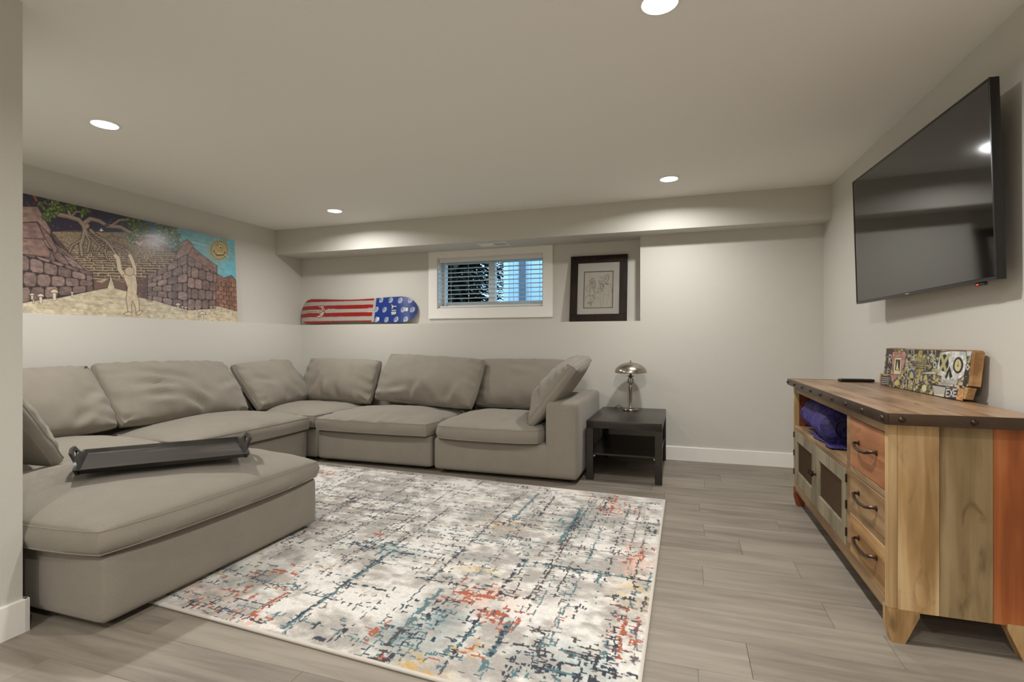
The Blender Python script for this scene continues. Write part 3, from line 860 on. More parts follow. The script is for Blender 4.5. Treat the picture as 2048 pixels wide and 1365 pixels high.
W_dr3 = wood('honey_drawer_wood', (130, 94, 54), (166, 128, 82), (188, 154, 106), 'Y', 0.5)
W_in = wood('interior_red_wood', (104, 48, 26), (126, 62, 34), (142, 76, 44), 'Y', 0.55)
M_strap = plain('dark_bronze_strap', (82, 66, 54), 0.42, 0.75, var=0.15, vscale=14)
M_iron = plain('bronze_iron', (70, 54, 44), 0.36, 0.85, var=0.12, vscale=30)
M_wire = plain('wire_mesh_bronze', (112, 92, 72), 0.45, 0.7)

CX, CY = 0.90, 2.955
CF, CB = 0.682, 1.112           # front and back X of the carcase
YN, YF = 2.14, 3.77             # near and far Y
TOPZ = 0.805
cb = thing('rustic_console', 'rustic wooden media console with metal studded top and mesh doors', 'cabinet', (CX, CY, 0))
def L(p): return (p[0] - CX, p[1] - CY, p[2])
def cbox(name, lo, hi, mat, par=cb, bev=0.0015, seg=1): return MB().box(L(lo), L(hi), bev, seg).build(name, mat, par)
# top planks and strap
tp = MB().box(L((CF - .018, YN - .052, TOPZ - .034)), L((CB + .002, YF + .052, TOPZ - .004)), 0.001).build('console_top', W_top, cb)
xs = np.linspace(CF - .02, CB + .004, 5)
for a, b_ in zip(xs[:-1], xs[1:]):
    cbox('plank', (a + .0006, YN - .054, TOPZ - .006), (b_ - .0006, YF + .054, TOPZ), W_top, tp, 0.001)
st = MB()
st.box(L((CF - .027, YN - .062, TOPZ - .038)), L((CF - .0185, YF + .062, TOPZ + .0015)), 0.002, 2)
st.box(L((CF - .0185, YN - .062, TOPZ - .038)), L((CB + .004, YN - .0545, TOPZ + .0015)), 0.002, 2)
st.box(L((CF - .0185, YF + .0545, TOPZ - .038)), L((CB + .004, YF + .062, TOPZ + .0015)), 0.002, 2)
sto = st.build('metal_strap', M_strap, cb)
def nail(p, ax):
    prof = [(0.0105 * math.cos(t), 0.0075 * math.sin(t)) for t in np.linspace(0, PI / 2, 5)]
    prof[-1] = (0.0005, 0.0075)
    M = Matrix.Translation(L(p)) @ (Matrix.Rotation(-PI / 2, 4, 'Y') if ax == 'x' else Matrix.Rotation(PI / 2, 4, 'X'))
    MB().lathe(prof, n=14, M=M).build('stud', M_iron, sto)
for yy in np.linspace(YN - .03, YF + .045, 9): nail((CF - .027, yy, TOPZ - .019), 'x')
for xx in (CF + .02, CF + .22, CF + .42): nail((xx, YN - .062, TOPZ - .019), 'y')
# end panels of three planks each, legs
for ye, sgn in ((YN, 1), (YF, -1)):
    y0_, y1_ = (ye, ye + .02) if sgn > 0 else (ye - .02, ye)
    pn = MB().box(L((CF + .004, (y0_ + .006 if sgn > 0 else y0_ + .003), 0.118)), L((CB, (y1_ - .003 if sgn > 0 else y1_ - .006), TOPZ - .038)), 0).build('end_panel', W_in, cb)
    for (xa, xb, mm) in ((CF + .028, 0.832, W_tan), (0.832, 0.980, W_grey), (0.980, CB, W_red)):
        yy0, yy1 = (ye + .001, ye + .0065) if sgn > 0 else (ye - .0065, ye - .001)
        cbox('plank', (xa + .0005, yy0, 0.112), (xb - .0005, yy1, TOPZ - .038), mm, pn, 0.001)
    cbox('corner_post', (CF - .002, min(ye, ye + .026 * sgn), 0.118), (CF + .028, max(ye, ye + .026 * sgn), TOPZ - .038), W_edge, cb, 0.002)
    for fx, leg in ((CF - .002, 1), (CB, -1)):
        m = MB()
        m.prism([(fx, 0.118), (fx + leg * .095, 0.118), (fx + leg * .095, 0.10), (fx + leg * .052, 0.0), (fx + leg * .012, 0.0), (fx, 0.05)], lambda a, b, d: L((a, d, b)), min(ye - .001 * sgn, ye + .045 * sgn), max(ye - .001 * sgn, ye + .045 * sgn))
        m.build('leg', W_tan if ye == YN else W_in, cb, smooth=20)
# carcase: back, bottom, shelf, divider, rails
cbox('back_panel', (CB - .012, YN + .02, 0.13), (CB - .002, YF - .02, TOPZ - .04), W_in)
cbox('bottom_panel', (CF + .02, YN + .02, 0.125), (CB - .012, YF - .02, 0.143), W_in)
cbox('shelf', (CF + .003, 2.625, 0.492), (CB - .012, YF - .02, 0.510), W_rail)
cbox('divider', (CF + .012, 2.600, 0.143), (CB - .012, 2.620, TOPZ - .04), W_in)
cbox('top_rail', (CF, YN + .026, 0.728), (CF + .02, YF - .026, TOPZ - .038), W_rail)
cbox('middle_rail', (CF, 2.622, 0.488), (CF + .02, YF - .026, 0.513), W_rail)
cbox('stile', (CF, 2.575, 0.15), (CF + .02, 2.622, 0.728), W_rail)
cbox('drawer_rail', (CF, YN + .026, 0.493), (CF + .02, 2.575, 0.520), W_rail)
cbox('drawer_rail', (CF, YN + .026, 0.322), (CF + .02, 2.575, 0.344), W_rail)
cbox('bottom_rail', (CF, YN + .026, 0.098), (CF + .02, YF - .026, 0.15), W_rail)
# drawers
for k, (z0, z1, mm, lb) in enumerate(((0.522, 0.726, W_dr1, 'reddish top drawer'), (0.346, 0.491, W_dr2, 'brown middle drawer'), (0.152, 0.320, W_dr3, 'honey coloured bottom drawer'))):
    d_ = cbox('drawer', (CF - .001, YN + .029, z0), (CF + .018, 2.573, z1), mm, cb, 0.002)
    d_['label'] = lb
    zc = (z0 + z1) / 2 + .006; ya, yb = 2.455, 2.250
    pts = [(CF - .001, ya, zc + .006), (CF - .016, ya, zc + .008), (CF - .024, ya - .008, zc + .006), (CF - .028, ya - .04, zc - .004), (CF - .030, (ya + yb) / 2, zc - .006), (CF - .028, yb + .04, zc - .002), (CF - .022, yb + .006, zc + .008), (CF - .014, yb, zc + .010), (CF - .001, yb, zc + .008)]
    MB().tube([L(p) for p in pts], [.006, .0055, .0065, .0058, .0062, .0058, .0068, .0058, .007], 8).build('handle', M_iron, d_)
    for yy in (ya, yb):
        MB().lathe([(0.010, 0), (0.011, 0.002), (0.006, 0.006)], n=14, M=Matrix.Translation(L((CF - .001, yy, zc + .007))) @ Matrix.Rotation(-PI / 2, 4, 'Y')).build('handle_plate', M_iron, d_)
# mesh doors
for ya, yb, hinge in ((YF - .028, 3.196, 1), (3.192, 2.624, -1)):
    d_ = thing('door', '', '', L(((CF), (ya + yb) / 2, 0.32))); del d_['label']; del d_['category']; d_.parent = cb
    oy = (ya + yb) / 2
    LL = lambda p: (p[0] - CF, p[1] - oy, p[2] - 0.32)
    z0, z1 = 0.153, 0.487; s = 0.072
    lo_, hi_ = min(ya, yb), max(ya, yb)
    x0, x1 = CF - .002, CF + .017
    for nm, a, b_ in (('stile', (x0, lo_, z0), (x1, lo_ + s, z1)), ('stile', (x0, hi_ - s, z0), (x1, hi_, z1)), ('rail', (x0, lo_ + s, z0), (x1, hi_ - s, z0 + .082)), ('rail', (x0, lo_ + s, z1 - .064), (x1, hi_ - s, z1))):
        MB().box(LL(a), LL(b_), 0.001).build(nm, W_door, d_)
    m = MB(); ya_, yb_, za_, zb_ = lo_ + s, hi_ - s, z0 + .082, z1 - .064
    stp = 0.0125; wr = 0.0013
    for sg in (1, -1):
        c0 = (ya_ - (zb_ - za_)) if sg > 0 else ya_
        c = c0
        while c < yb_ + (zb_ - za_):
            # line y = c + sg*(z-za)
            t0, t1 = 0.0, zb_ - za_
            if sg > 0: t0 = max(t0, ya_ - c); t1 = min(t1, yb_ - c)
            else: t0 = max(t0, c - yb_); t1 = min(t1, c - ya_)
            if t1 - t0 > 0.004:
                p0 = (CF + .010 + .0008 * sg, c + sg * t0, za_ + t0); p1 = (CF + .010 + .0008 * sg, c + sg * t1, za_ + t1)
                m.tube([LL(p0), LL(p1)], wr, 4, cap=False)
            c += stp
    wm = m.build('wire_mesh', M_wire, d_); wm['kind'] = 'stuff'
    yk = 3.196 + .03 if hinge > 0 else 3.192 - .022
    MB().lathe([(0.006, 0), (0.006, 0.012), (0.013, 0.018), (0.014, 0.026), (0.008, 0.031), (0.0005, 0.032)], n=18, M=Matrix.Translation(LL((CF - .002, yk, 0.335))) @ Matrix.Rotation(-PI / 2, 4, 'Y')).build('knob', M_iron, d_)
    yh = hi_ + .002 if hinge > 0 else lo_ - .004
    for zz in (0.20, 0.32, 0.435):
        MB().tube([LL((CF - .004, yh, zz)), LL((CF - .004, yh, zz + .036))], 0.0045, 8).build('hinge', M_iron, d_)

# rolled velvet blanket in the open bay
M_velvet = plain('purple_velvet', (34, 26, 76), 0.7, var=0.5, vscale=11, sheen=0.45, bump=(16, .9, .03, 2))
vb = thing('rolled_blanket', 'rolled purple velvet blanket in the open console bay', 'blanket', (0.80, 3.16, 0.5105))
nl, na = 40, 36
V = []; F = []
for i in range(nl + 1):
    s = i / nl
    yy = 0.52 - s * 0.62
    endf = min(1, (min(s, 1 - s) / 0.05)) ** 0.5 if min(s, 1 - s) < 0.05 else 1.0
    for k in range(na):
        a = 2 * PI * k / na
        r = 0.098 * (0.72 + 0.28 * endf) * (1 + 0.13 * nz(math.cos(a) * 1.2, math.sin(a) * 1.2, yy * 3.5) + 0.05 * nz(math.cos(a) * 4, math.sin(a) * 4, yy * 8))
        z = r * math.sin(a) * 0.98 + 0.093 + 0.008 * math.sin(s * 5)
        V.append((r * math.cos(a) * 1.12 + 0.012 * math.sin(s * 4), yy, max(0.001, z)))
for i in range(nl):
    for k in range(na):
        F.append((i * na + k, i * na + (k + 1) % na, (i + 1) * na + (k + 1) % na, (i + 1) * na + k))
F.append(tuple(range(na))); F.append(tuple(reversed(range(nl * na, (nl + 1) * na))))
MB().add(V, F).build('roll', M_velvet, vb, smooth=60)
sp = [(0.012 + 0.0105 * t, t) for t in np.linspace(0, 4 * PI, 60)]
for ye in (-0.1035,):
    pts = [(r_ * 0.5 * math.cos(t) * 1.05, ye + 0.004, 0.094 + r_ * 0.5 * math.sin(t)) for r_, t in sp]
    MB().tube(pts, 0.0075, 6).build('roll_edge', M_velvet, vb)
# loose flap lying under the roll
V = []; F = []
for i in range(25):
    yy = 0.30 - i / 24 * 0.5
    for k in range(7):
        xx = -0.098 + k * 0.028 + .012 * math.sin(i * .5)
        V.append((xx, yy, 0.003 + 0.012 * abs(nz(xx * 12, yy * 9, 2.0)) + 0.004))
for i in range(24):
    for k in range(6): F.append((i * 7 + k, i * 7 + k + 1, (i + 1) * 7 + k + 1, (i + 1) * 7 + k))
fo = MB().add(V, F).build('flap', M_velvet, vb, smooth=60)
sm_ = fo.modifiers.new('thickness', 'SOLIDIFY'); sm_.thickness = 0.004

# remote control
rc = thing('remote_control', 'black remote control lying on the far end of the console', 'remote', (1.00, 3.66, TOPZ + .001), math.radians(8))
MB().box((-.095, -.024, 0.0), (.095, .024, .018), 0.007, 3).build('body', M_black, rc)
M_btn = plain('grey_button', (92, 90, 88), 0.6)
bmesh_btn = None
for i in range(6):
    for j in range(3):
        if bmesh_btn is None:
            o = MB().lathe([(0.004, 0), (0.004, 0.0015), (0.003, 0.002)], n=10).build('button', M_btn, rc); bmesh_btn = o.data
        else:
            o = bpy.data.objects.new('button', bmesh_btn); COL.objects.link(o); o.parent = rc
        o.location = (-.07 + i * .021, -.013 + j * .013, .0175)

# ------------------------------------------------------------------ television
TVW, TVH = 1.295, 0.742
tv = thing('television', 'large flat black television mounted on the right wall above the console', 'television', (1.034, 2.999, 1.649))
yaw_, tilt_ = 0.068, 0.03
u = Vector((math.sin(yaw_), -math.cos(yaw_), 0)); nrm = Vector((-math.cos(yaw_), -math.sin(yaw_), 0))
vv = Vector((0, 0, 1)) * math.cos(tilt_) + nrm * math.sin(tilt_); nn = u.cross(vv)
if nn.dot(nrm) < 0: nn = -nn
TM = Matrix(((u.x, vv.x, nn.x, 0), (u.y, vv.y, nn.y, 0), (u.z, vv.z, nn.z, 0), (0, 0, 0, 1)))
M_bez = plain('tv_bezel', (20, 18, 17), 0.3, var=0.02)
sm, snt, sb = new_mat('dark_screen_glass')
sb.inputs['Base Color'].default_value = lin((13, 11, 10)); sb.inputs['Roughness'].default_value = 0.07; sb.inputs['IOR'].default_value = 1.75; sb.inputs['Specular IOR Level'].default_value = 0.7
snz = node(snt, 'ShaderNodeTexNoise'); snz.inputs['Scale'].default_value = 5.0
srp = ramp(snt, [(0.3, (0.055, 0.055, 0.055, 1)), (0.8, (0.075, 0.075, 0.075, 1))])
snt.links.new(coords(snt), snz.inputs['Vector']); snt.links.new(snz.outputs[0], srp.inputs[0]); snt.links.new(srp.outputs[0], sb.inputs['Roughness'])
MB().box((-TVW / 2, -TVH / 2, -.030), (TVW / 2, TVH / 2, -.0005), 0.004, 2, TM).build('housing', M_bez, tv)
MB().box((-TVW / 2 + .009, -TVH / 2 + .014, -.001), (TVW / 2 - .009, TVH / 2 - .009, .0006), 0, 1, TM).build('screen', sm, tv)
bz = MB()
for lo_, hi_ in (((-TVW / 2, -TVH / 2, -.004), (TVW / 2, -TVH / 2 + .012, .003)), ((-TVW / 2, TVH / 2 - .008, -.004), (TVW / 2, TVH / 2, .003)), ((-TVW / 2, -TVH / 2 + .012, -.004), (-TVW / 2 + .008, TVH / 2 - .008, .003)), ((TVW / 2 - .008, -TVH / 2 + .012, -.004), (TVW / 2, TVH / 2 - .008, .003))):
    bz.box(lo_, hi_, 0.0008, 1, TM)
bz.build('bezel', M_bez, tv)
M_logo = plain('pale_logo', (176, 174, 170), 0.4, 0.4)
MB().box((-.034, -TVH / 2 + .0045, .003), (-.004, -TVH / 2 + .009, .0034), 0, 1, TM).build('logo', M_logo, tv)
rm, rnt, rb_ = new_mat('red_standby_light'); rb_.inputs['Base Color'].default_value = lin((150, 30, 20)); rb_.inputs['Emission Color'].default_value = lin((230, 60, 40)); rb_.inputs['Emission Strength'].default_value = 1.2
MB().box((.50, -TVH / 2 - .012, -.018), (.56, -TVH / 2, -.006), 0.002, 1, TM).build('sensor_pod', M_bez, tv)
MB().box((.512, -TVH / 2 - .010, -.006), (.524, -TVH / 2 - .004, -.0045), 0, 1, TM).build('standby_light', rm, tv)
MB().box((-.22, -.12, -.055), (.22, .20, -.030), 0.006, 1, TM).build('rear_bulge', M_bez, tv)
MB().box((1.060 - 1.034, -.10, -.10), (XR(3.0) - 1.034 - .001, .10, .14), 0.002).build('wall_mount', M_bez, tv)
# ------------------------------------------------------------------ long painting on the left ledge (flat print drawn in code)
rs = random.Random(11)
PT_Y0, PT_Y1 = 2.16, 4.045
pt = thing('canvas_painting', 'long painting of a tree, stone walls and a maze under a turquoise sky', 'painting', (-4.20, (PT_Y0 + PT_Y1) / 2, LEDGE))
Wc, Hc = 640, 280
LPT = PT_Y1 - PT_Y0; HPT = 0.812
lean = math.radians(3.0)
# photo crop coordinates -> canvas (only the visible part is known; the rest goes on to the left)
xv0 = (2.318 - PT_Y0) / LPT * Wc
Tp = homog([(50, 92), (1855, 480), (1890, 1210), (50, 1140)], [(xv0, 0), (Wc, 0), (Wc, Hc), (xv0, Hc)])
cv = Cv(Wc, Hc, (60, 50, 60), Tp)
X = np.linspace(0, 1, Wc)[None, :, None]; 
def grad(stops):
    xs = [s[0] for s in stops]; return np.stack([np.interp(np.linspace(0, 1, Wc), xs, [s[1][k] for s in stops]) for k in range(3)], -1)[None]
cv.a = np.repeat(grad([(0, (34, 20, 40)), (.25, (40, 30, 52)), (.42, (46, 50, 72)), (.55, (64, 92, 110)), (.66, (104, 158, 166)), (.85, (122, 172, 178)), (1, (104, 178, 196))]), Hc, 0)
cv.a *= (1 + 0.25 * (vnoise(Hc, Wc, 8, 14, 3, 3) - .5))[..., None]
for i in range(70):
    cv.ell((rs.uniform(60, 900), rs.uniform(100, 420)), 4, 4, (170, 140, 130), 0.8)
cv.line([(115, 100), (140, 150)], 5, (170, 90, 40), .8); cv.line([(680, 400), (705, 400)], 2.5, (230, 225, 215)); cv.line([(692, 385), (692, 415)], 2.5, (230, 225, 215))
for i in range(5): cv.line([(1480 + i * 30, 495 + i * 8 + rs.uniform(-6, 6)), (1510 + i * 30, 500 + i * 8)], 2.5, (220, 222, 214), .7)
# maze hill
hill = [(250, 420), (420, 402), (600, 400), (800, 420), (950, 445), (1150, 470), (1420, 600), (1420, 800), (1090, 1000), (600, 940), (440, 700), (330, 560)]
cv.poly(hill, (78, 64, 52), tex=.3)
rr = random.Random(4)
yy = 418.0
while yy < 870:
    stp = 5 + (yy - 400) * 0.055
    xa = 270 + (yy - 418) * 0.85; xb = 960 + (yy - 418) * 1.9 if yy < 640 else 1300 - (yy - 640) * .9
    x = xa
    while x < xb:
        l = stp * rr.uniform(1.2, 5)
        arc = (x - 700) ** 2 / 9000.0 * (0.35)
        col = (182, 160, 128) if rr.random() < .85 else (140, 120, 96)
        cv.line([(x, yy + arc * .2), (x + l, yy + arc * .2 + l * .05)], max(1.0, stp * .13), col, .9)
        if rr.random() < .62: cv.line([(x + l, yy + arc * .2), (x + l - stp * .3, yy + arc * .2 + stp)], max(1.0, stp * .12), col, .9)
        x += l + stp * rr.uniform(.1, 1.0)
    yy += stp
# glossy pale mist over the hill
Yg, Xg = np.mgrid[0:Hc, 0:Wc]; c0 = Tp([(1210, 590)])[0]
# path
path = [(-300, 1150), (-300, 1040), (300, 1000), (620, 930), (735, 905), (765, 800), (800, 900), (900, 930), (1090, 1010), (1330, 1000), (1690, 1000), (1895, 1100), (1900, 1220)]
cv.poly(path, (196, 183, 156), tex=.22, seed=5)
for i in range(240):
    x = rs.uniform(50, 1870); y = rs.uniform(960, 1200)
    cv.line([(x, y), (x + rs.uniform(30, 110), y + rs.uniform(-4, 8))], 1.2, rs.choice([(150, 130, 92), (214, 202, 176), (120, 100, 74), (168, 148, 110)]), .45)
STONE = (128, 106, 99); DK = (50, 36, 34)
def quad(a, b, c, d, s, t):
    p = [a[i] * (1 - s) * (1 - t) + b[i] * s * (1 - t) + c[i] * s * t + d[i] * (1 - s) * t for i in (0, 1)]
    return tuple(p)
def bricks(a, b, c, d, rows, cols, base, seed, jag=0.0):
    r = random.Random(seed)
    cv.poly([a, b, c, d], DK)
    for i in range(rows):
        off = 0.5 if i % 2 else 0.0
        for j in range(-1, cols):
            s0 = (j + off) / cols; s1 = (j + 1 + off) / cols
            s0, s1 = max(0, s0), min(1, s1)
            if s1 - s0 < .02: continue
            t0, t1 = i / rows, (i + 1) / rows
            e = .035 / cols; g = .045 / rows
            k = r.uniform(.84, 1.14)
            ds, dt = (s1 - s0) * r.uniform(.10, .2), (t1 - t0) * r.uniform(.12, .24)
            q = [quad(a, b, c, d, *st_) for st_ in ((s0 + e + ds, t0 + g * r.uniform(.6, 2)), (s1 - e - ds, t0 + g), (s1 - e, t0 + g + dt), (s1 - e * r.uniform(1, 2.5), t1 - g - dt), (s1 - e - ds, t1 - g), (s0 + e + ds, t1 - g * r.uniform(.6, 2)), (s0 + e, t1 - g - dt), (s0 + e * r.uniform(1, 2), t0 + g + dt))]
            cv.poly(q, tuple(x * k for x in base), tex=.28, seed=r.randint(1, 99))
            cv.line([q[0], q[1]], 1.2, tuple(min(255, x * k * 1.25) for x in base), .6)
# centre gate walls
cv.poly([(615, 830), (700, 840), (760, 820), (735, 905), (620, 925)], (112, 84, 72), out=DK, ow=1.4)
cv.poly([(775, 800), (850, 850), (900, 860), (900, 930), (800, 905)], (112, 84, 72), out=DK, ow=1.4)
for i in range(9): cv.line([(640 + i * 9, 845 - i), (690 + i * 7, 860 - i * 5)], 1.4, (200, 178, 140), .8); cv.line([(790 + i * 10, 812 + i * 4), (780 + i * 12, 826 + i * 4)], 1.4, (200, 178, 140), .8)
bricks((990, 820), (1085, 810), (1085, 1000), (990, 985), 7, 3, (104, 78, 70), 5)
# left stone wall
bricks((-120, 420), (610, 765), (612, 930), (-120, 1065), 4, 6, STONE, 1)
bricks((-120, 230), (400, 600), (610, 770), (-120, 560), 2, 6, STONE, 2)
cv.poly([(-120, 200), (150, 200), (255, 400), (250, 450), (140, 330), (-120, 350)], (136, 108, 98), out=DK, ow=1.6, tex=.25)
cv.poly([(-120, 350), (140, 335), (205, 480), (-120, 480)], (128, 100, 92), out=DK, ow=1.6, tex=.25)
cv.poly([(145, 335), (250, 450), (310, 570), (290, 610), (205, 480)], (122, 96, 88), out=DK, ow=1.6, tex=.25)
cv.poly([(-120, 470), (180, 480), (245, 590), (240, 640), (-120, 600)], (132, 104, 94), out=DK, ow=1.6, tex=.25)
# right stone block
bricks((1085, 800), (1440, 600), (1440, 1100), (1085, 1000), 6, 4, (134, 113, 107), 7)
bricks((1440, 600), (1705, 700), (1690, 1085), (1440, 1100), 5, 4, (130, 106, 98), 8)
cv.poly([(1320, 660), (1400, 490), (1440, 472), (1490, 520), (1490, 640), (1440, 600)], (140, 112, 104), out=DK, ow=1.4, tex=.25)
cv.poly([(1490, 540), (1560, 600), (1700, 700), (1700, 770), (1440, 610)], (132, 102, 94), out=DK, ow=1.4, tex=.25)
cv.poly([(1700, 770), (1760, 810), (1830, 785), (1870, 830), (1870, 860), (1700, 860)], (128, 92, 80), out=DK, ow=1.4, tex=.25)
bricks((1690, 850), (1870, 850), (1888, 1110), (1690, 1060), 6, 4, (140, 100, 82), 9)
# tree
BARK = (134, 116, 102)
limbs = [([(560, 430), (540, 360), (500, 310), (400, 280), (300, 262)], 26), ([(430, 285), (410, 230), (400, 195)], 16), ([(340, 265), (330, 220)], 9), ([(545, 340), (600, 300), (680, 320), (740, 360), (860, 370), (930, 410), (1000, 440), (1180, 445)], 24), ([(780, 360), (850, 310), (920, 305)], 14),
         ([(430, 290), (480, 240), (520, 245)], 9), ([(1150, 445), (1200, 470), (1260, 500)], 6), ([(545, 400), (530, 480), (510, 530), (520, 620)], 18), ([(530, 480), (440, 530), (410, 590)], 10), ([(560, 430), (590, 500), (570, 590)], 12), ([(580, 440), (640, 500), (680, 545), (650, 580)], 10), ([(600, 400), (640, 440), (740, 500), (770, 540), (820, 620)], 20), ([(740, 500), (720, 590), (745, 660)], 10), ([(770, 530), (880, 580), (900, 630)], 9), ([(600, 540), (620, 600), (660, 640)], 6), ([(760, 540), (690, 600)], 7), ([(800, 510), (900, 540), (960, 590)], 6)]
for p, w in limbs: cv.line(p, w * .42 + 2.6, (38, 28, 24))
for p, w in limbs: cv.line(p, w * .42, BARK)
for p, w in limbs: cv.line([(a - 3, b - 4) for a, b in p], w * .12, (168, 150, 132), .7)
for i in range(9): cv.line([(600 + i * 17, 440 + i * 17), (660 + i * 15, 430 + i * 17)], 1.5, (48, 38, 32))
cv.ell((740, 357), 22, 8, (90, 72, 60), out=(40, 30, 26), ow=1); cv.ell((572, 365), 16, 20, (190, 160, 110), .8)
for cx_, cy_, r_, n_, pale in ((250, 190, 70, 26, 0), (340, 185, 60, 20, 0), (440, 205, 60, 16, 0), (250, 270, 55, 18, 0), (550, 235, 45, 12, 0), (970, 330, 60, 26, 0), (1030, 375, 55, 20, 0), (960, 465, 45, 12, 1), (1210, 385, 55, 20, 1), (1310, 410, 65, 24, 1), (1240, 470, 60, 16, 1), (1330, 500, 60, 16, 1), (1190, 340, 30, 8, 1)):
    for i in range(n_):
        a = rs.uniform(0, 2 * PI); d = r_ * math.sqrt(rs.random())
        k = rs.uniform(.75, 1.2)
        g_ = (98, 118, 58) if not pale else (112, 130, 100)
        cv.ell((cx_ + d * math.cos(a) * 1.2, cy_ + d * math.sin(a)), 22, 13, tuple(x * k for x in g_), 1, rs.uniform(0, PI), out=(34, 40, 28), ow=1.1)
cv.poly([(1025, 540), (985, 510), (980, 490), (1000, 485), (1022, 500), (1040, 486), (1056, 492), (1050, 515)], (176, 146, 136), out=(60, 44, 40), ow=1.2)
# pale figure seen from behind, arms raised
SK = (206, 188, 160); SO = (110, 84, 64)
arms = [([(885, 800), (845, 740), (838, 680), (830, 640), (812, 622)], 11), ([(975, 800), (975, 720), (955, 660), (938, 620)], 10)]
for p, w in arms: cv.line(p, w + 2.4, SO)
for p, w in arms: cv.line(p, w, SK)
cv.poly([(872, 790), (920, 775), (985, 790), (998, 880), (992, 960), (1010, 1010), (1015, 1120), (985, 1130), (975, 1060), (952, 1015), (945, 1060), (945, 1130), (915, 1130), (905, 1060), (898, 990), (912, 900)], SK, out=SO, ow=1.6, tex=.12)
cv.line([(945, 810), (948, 940)], 1.3, (166, 140, 112), .8); cv.line([(950, 950), (952, 1000)], 1.2, (150, 120, 96), .6)
cv.ell((930, 757), 42, 40, (196, 176, 148), out=SO, ow=1.4); cv.poly([(870, 1135), (920, 1115), (950, 1130), (945, 1155), (900, 1152)], SK, out=SO, ow=1.4); cv.poly([(985, 1125), (1015, 1105), (1050, 1115), (1020, 1140), (990, 1148)], SK, out=SO, ow=1.4)
for x, y, r_ in ((75, 975, 26), (150, 985, 34), (270, 950, 40), (425, 955, 20), (85, 1020, 16), (1355, 1055, 26), (1395, 1075, 16), (1425, 1080, 18), (1570, 1135, 34), (1520, 1085, 12), (1650, 1075, 16), (1680, 1070, 14), (1095, 1010, 12), (1120, 1015, 10), (1540, 1160, 14)):
    cv.line([(x, y), (x, y + r_ * 1.5)], r_ * .16 + 1.4, (58, 42, 36)); cv.line([(x, y), (x, y + r_ * 1.5)], r_ * .16, (214, 202, 180))
    cv.poly([(x - r_, y + 2), (x - r_ * .7, y - r_ * .5), (x, y - r_ * .8), (x + r_ * .7, y - r_ * .5), (x + r_, y + 2)], (214, 200, 174), out=(58, 42, 36), ow=1.3)
# sun with rays
for i in range(44):
    a = i / 44 * 2 * PI + rs.uniform(-.05, .05); l = rs.uniform(.95, 1.3)
    cv.line([(1720 + 62 * math.cos(a), 565 + 70 * math.sin(a)), (1722 + 105 * l * math.cos(a), 565 + 105 * l * math.sin(a))], 2.0, (168, 146, 90), .9)
cv.ell((1720, 565), 72, 80, (178, 158, 104), out=(88, 66, 40), ow=1.4)
cv.ell((1728, 540), 20, 24, (206, 190, 140), out=(60, 42, 28), ow=1.2); cv.ell((1730, 542), 7, 9, (40, 30, 24)); cv.line([(1670, 570), (1700, 610), (1760, 605), (1770, 580)], 3.4, (66, 40, 30)); cv.line([(1680, 585), (1755, 598)], 1.6, (222, 210, 178)); cv.line([(1690, 520), (1710, 505)], 1.6, (80, 58, 40)); cv.line([(1765, 600), (1805, 625)], 2.4, (206, 198, 180))
C = s2l(cv.a * 0.97)
u_ = np.linspace(0, 1, Wc); v_ = np.linspace(0, 1, Hc)
Uu, Vv_ = np.meshgrid(u_, v_)
Yp = (Uu - .5) * LPT; Zp = (1 - Vv_) * HPT
Pp = np.stack([0.0 - Zp * math.tan(lean) + 0.0105, Yp, Zp + .002], -1)
# painted face sits on a wooden panel
MB().prism([(0.009, 0.001), (0.009 - HPT * math.tan(lean), HPT), (-0.012 - HPT * math.tan(lean), HPT), (-0.012, 0.001)], lambda a, b, d: (a, d, b), -LPT / 2, LPT / 2).build('panel', plain('panel_edge', (62, 52, 44), 0.6), pt, smooth=None)
grid_art('painted_face', Pp, C, art_mat('varnished_paint', 0.5, 0.35), pt)

# ------------------------------------------------------------------ snowboard
sbX0, sbX1 = -4.235, -2.715; LB = sbX1 - sbX0
sb_t = thing('snowboard', 'snowboard with red and white stripes and a blue end leaning on the ledge', 'snowboard', ((sbX0 + sbX1) / 2, 4.965, LEDGE))
Wb, Hb = 460, 96
cb_ = Cv(Wb, Hb, (164, 156, 147))
cb_.a *= (1 + .10 * (np.random.RandomState(2).rand(Hb, Wb) - .5))[..., None]
sBl = 0.672
RED = (142, 20, 15)
for t0, t1 in ((0, .125), (.28, .43), (.57, .725), (.885, 1.0)):
    cb_.poly([(0, t0 * Hb), (Wb * (sBl - .022), t0 * Hb), (Wb * (sBl - .022), t1 * Hb), (0, t1 * Hb)], RED, tex=.12)
cb_.poly([(Wb * sBl, -1), (Wb + 1, -1), (Wb + 1, Hb + 1), (Wb * sBl, Hb + 1)], (13, 46, 118), tex=.10)
def sbp(zx, zy):   # photo crop coordinates to board pixels
    Xw = -4.238 + (zx - 105) / (1860 - 105) * 1.0
    s = np.interp(zx, [105, 700, 1265, 1560, 1860], [0, .36, sBl, .84, 1.0])
    top = np.interp(zx, [105, 300, 1265, 1640, 1860], [240, 235, 205, 165, 170]); bot = np.interp(zx, [105, 1640, 1860], [605, 592, 590])
    return (s * Wb, (zy - top) / (bot - top) * Hb)
GRY = (168, 168, 172)
